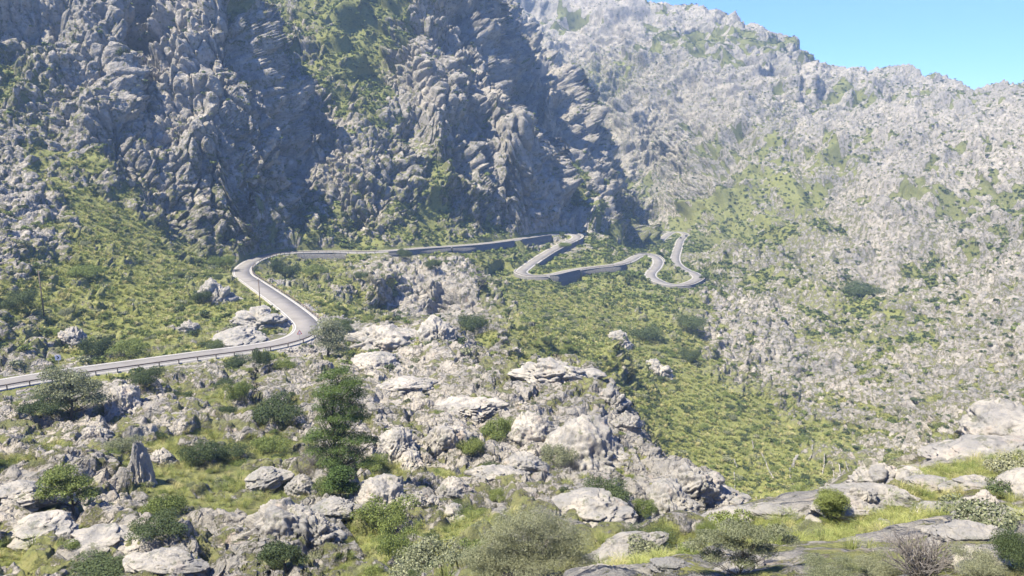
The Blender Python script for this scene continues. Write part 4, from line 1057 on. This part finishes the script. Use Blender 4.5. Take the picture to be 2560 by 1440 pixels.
# ------------------------------------------------------------------ poles, wires, signs, cars
def pole(u, v, vtop, label):
    P_ = at(u, v); h = metres(v - vtop, P_) * 1.02
    root = empty('utility_pole', P_, label, 'pole')
    mb = MB(); mb.tube((0, 0, -.5), (0, 0, h), .17, .11, 10); mb.build('shaft', M['timber'], root, True)
    mb = MB(); mb.box((0, 0, h - .35), (1, 0, 0), (0, 1, 0), (0, 0, 1), .5, .06, .07); mb.build('crossarm', M['timber'], root)
    for sx in (-.42, .42):
        mb = MB(); mb.tube((sx, 0, h - .28), (sx, 0, h - .08), .05, .035, 8); mb.build('insulator', M['white'], root)
    return P_ + Vector((0, 0, h - .1))
p1 = pole(110, 792, 694, 'wooden utility pole on the left grassy slope')
p2 = pole(651, 782, 703, 'wooden utility pole at the left road bends')
p0 = p1 + (p1 - p2) * .55 + Vector((0, 0, 9)); p3 = at(905, 632) + Vector((0, 0, 6))
for a, b, lb in ((p0, p1, 'thin wire running off the left edge from the slope pole'), (p1, p2, 'thin wire between the two wooden poles')):
    mb = MB()
    pts = [a.lerp(b, t / 24) - Vector((0, 0, 3.2 * 4 * (t / 24) * (1 - t / 24))) for t in range(25)]
    for q, w_ in zip(pts[:-1], pts[1:]): mb.tube(q - a, w_ - a, .025, .025, 4, False)
    mb.build('overhead_wire', M['black'], label=lb, cat='wire', loc=a)

def road_pt(u, v, off):
    k = int(np.argmin((RU - u) ** 2 + (RV - v) ** 2)); p = RC[k, :2] + RN[k] * off
    return Vector((float(p[0]), float(p[1]), float(RC[k, 2]))), k
# warning triangle at the bend: seen nearly face on
P_, k = road_pt(722, 860, -(RHW + .75))
root = empty('road_sign', P_, 'triangular warning sign on a thin post at the sharp bend', 'road sign')
mb = MB(); mb.tube((0, 0, -.8), (0, 0, 2.9), .05, .05, 8); mb.build('post', M['steel'], root)
ang = math.atan2(P_.x, P_.y)
def tri(rad, y, th, name, m, par):
    V = [(rad * math.sin(t), yy, rad * math.cos(t)) for yy in (y, y + th) for t in (0, 2.094, 4.189)]
    me = bpy.data.meshes.new(name); me.from_pydata(V, [], [(0, 2, 1), (3, 4, 5), (0, 1, 4, 3), (1, 2, 5, 4), (2, 0, 3, 5)])
    o = obj(name, me, m, parent=par); return o
f = tri(.72, -.09, .03, 'sign_panel', M['red'], root); f.location = (0, 0, 2.6); f.rotation_euler = (0, 0, -ang)
g_ = tri(.46, -.10, .008, 'panel_face', M['white'], f)
# white panel with a dark mark beside the left road
P_, k = road_pt(163, 915, RHW + 1.0)
P_.z -= .1
root = empty('road_sign', P_, 'white square sign with a dark bend mark above the left road', 'road sign')
ang = math.atan2(P_.x, P_.y)
mb = MB(); mb.tube((0, 0, -.8), (0, 0, 2.2), .05, .05, 8); mb.build('post', M['steel'], root)
mb = MB(); mb.box((0, -.08, 0), (1, 0, 0), (0, 1, 0), (0, 0, 1), .52, .02, .52); f = mb.build('sign_panel', M['white'], root); f.location = (0, 0, 2.5); f.rotation_euler = (0, 0, -ang)
mb = MB()
for sgn in (1, -1): mb.box((0, -.108, .15 * sgn), (.72, 0, -.69 * sgn), (0, 1, 0), (.69 * sgn, 0, .72), .24, .006, .09)
mb.build('chevron', M['black'], f)

def car(u, v, off, paint, label, flip=False):
    P_, k = road_pt(u, v, off); t = RT[k] * (-1 if flip else 1)
    root = empty('car', P_, label, 'car'); root.rotation_euler = (0, 0, math.atan2(t[1], t[0]))
    def loft(name, secs, m, par):
        bm = bmesh.new(); rings = []
        for x, w, z0, z1, r in secs:
            ring = [bm.verts.new(c) for c in ((x, -w, z0 + r), (x, -w + r, z0), (x, w - r, z0), (x, w, z0 + r), (x, w, z1 - r), (x, w - r, z1), (x, -w + r, z1), (x, -w, z1 - r))]
            rings.append(ring)
        for a, b in zip(rings[:-1], rings[1:]):
            for i in range(8): bm.faces.new((a[i], a[(i + 1) % 8], b[(i + 1) % 8], b[i]))
        bm.faces.new(rings[0][::-1]); bm.faces.new(rings[-1])
        bmesh.ops.recalc_face_normals(bm, faces=bm.faces)
        me = bpy.data.meshes.new(name); bm.to_mesh(me); bm.free(); return obj(name, me, m, parent=par)
    body = loft('body', [(-2.05, .72, .40, .85, .08), (-1.9, .84, .28, .98, .1), (-.6, .88, .25, .98, .1), (.7, .88, .25, .96, .1), (1.6, .84, .27, .84, .1), (2.05, .70, .38, .68, .08)], paint, root)
    loft('roof', [(-1.55, .62, 1.36, 1.42, .02), (-1.2, .66, 1.40, 1.48, .03), (0, .66, 1.40, 1.50, .03), (.35, .62, 1.36, 1.44, .02)], paint, body)
    loft('windows', [(-1.95, .70, .95, 1.0, .02), (-1.45, .66, .95, 1.39, .03), (.25, .66, .95, 1.41, .03), (1.05, .72, .93, .99, .02)], M['glass'], root)
    for sx in (-1.25, 1.3):
        for sy in (-.8, .8):
            mb = MB(); mb.tube((0, -.1, 0), (0, .1, 0), .32, .32, 16); w_ = mb.build('wheel', M['tyre'], root, loc=(sx, sy, .32))
            mb = MB(); mb.tube((0, -.106, 0), (0, .106, 0), .19, .19, 10); mb.build('rim', M['steel'], w_)
    for sy in (-.58, .58):
        mb = MB(); mb.box((2.0, sy, .62), (1, 0, 0), (0, 1, 0), (0, 0, 1), .06, .13, .06); mb.build('headlight', M['white'], root)
car(1709, 588, -1.4, M['carpaint'], 'dark blue car on the far road hairpin, the farther of two')
car(1705, 596, 1.4, M['carpaint2'], 'black car on the far straight, the nearer of two', True)
print('done', time.time() - T0)
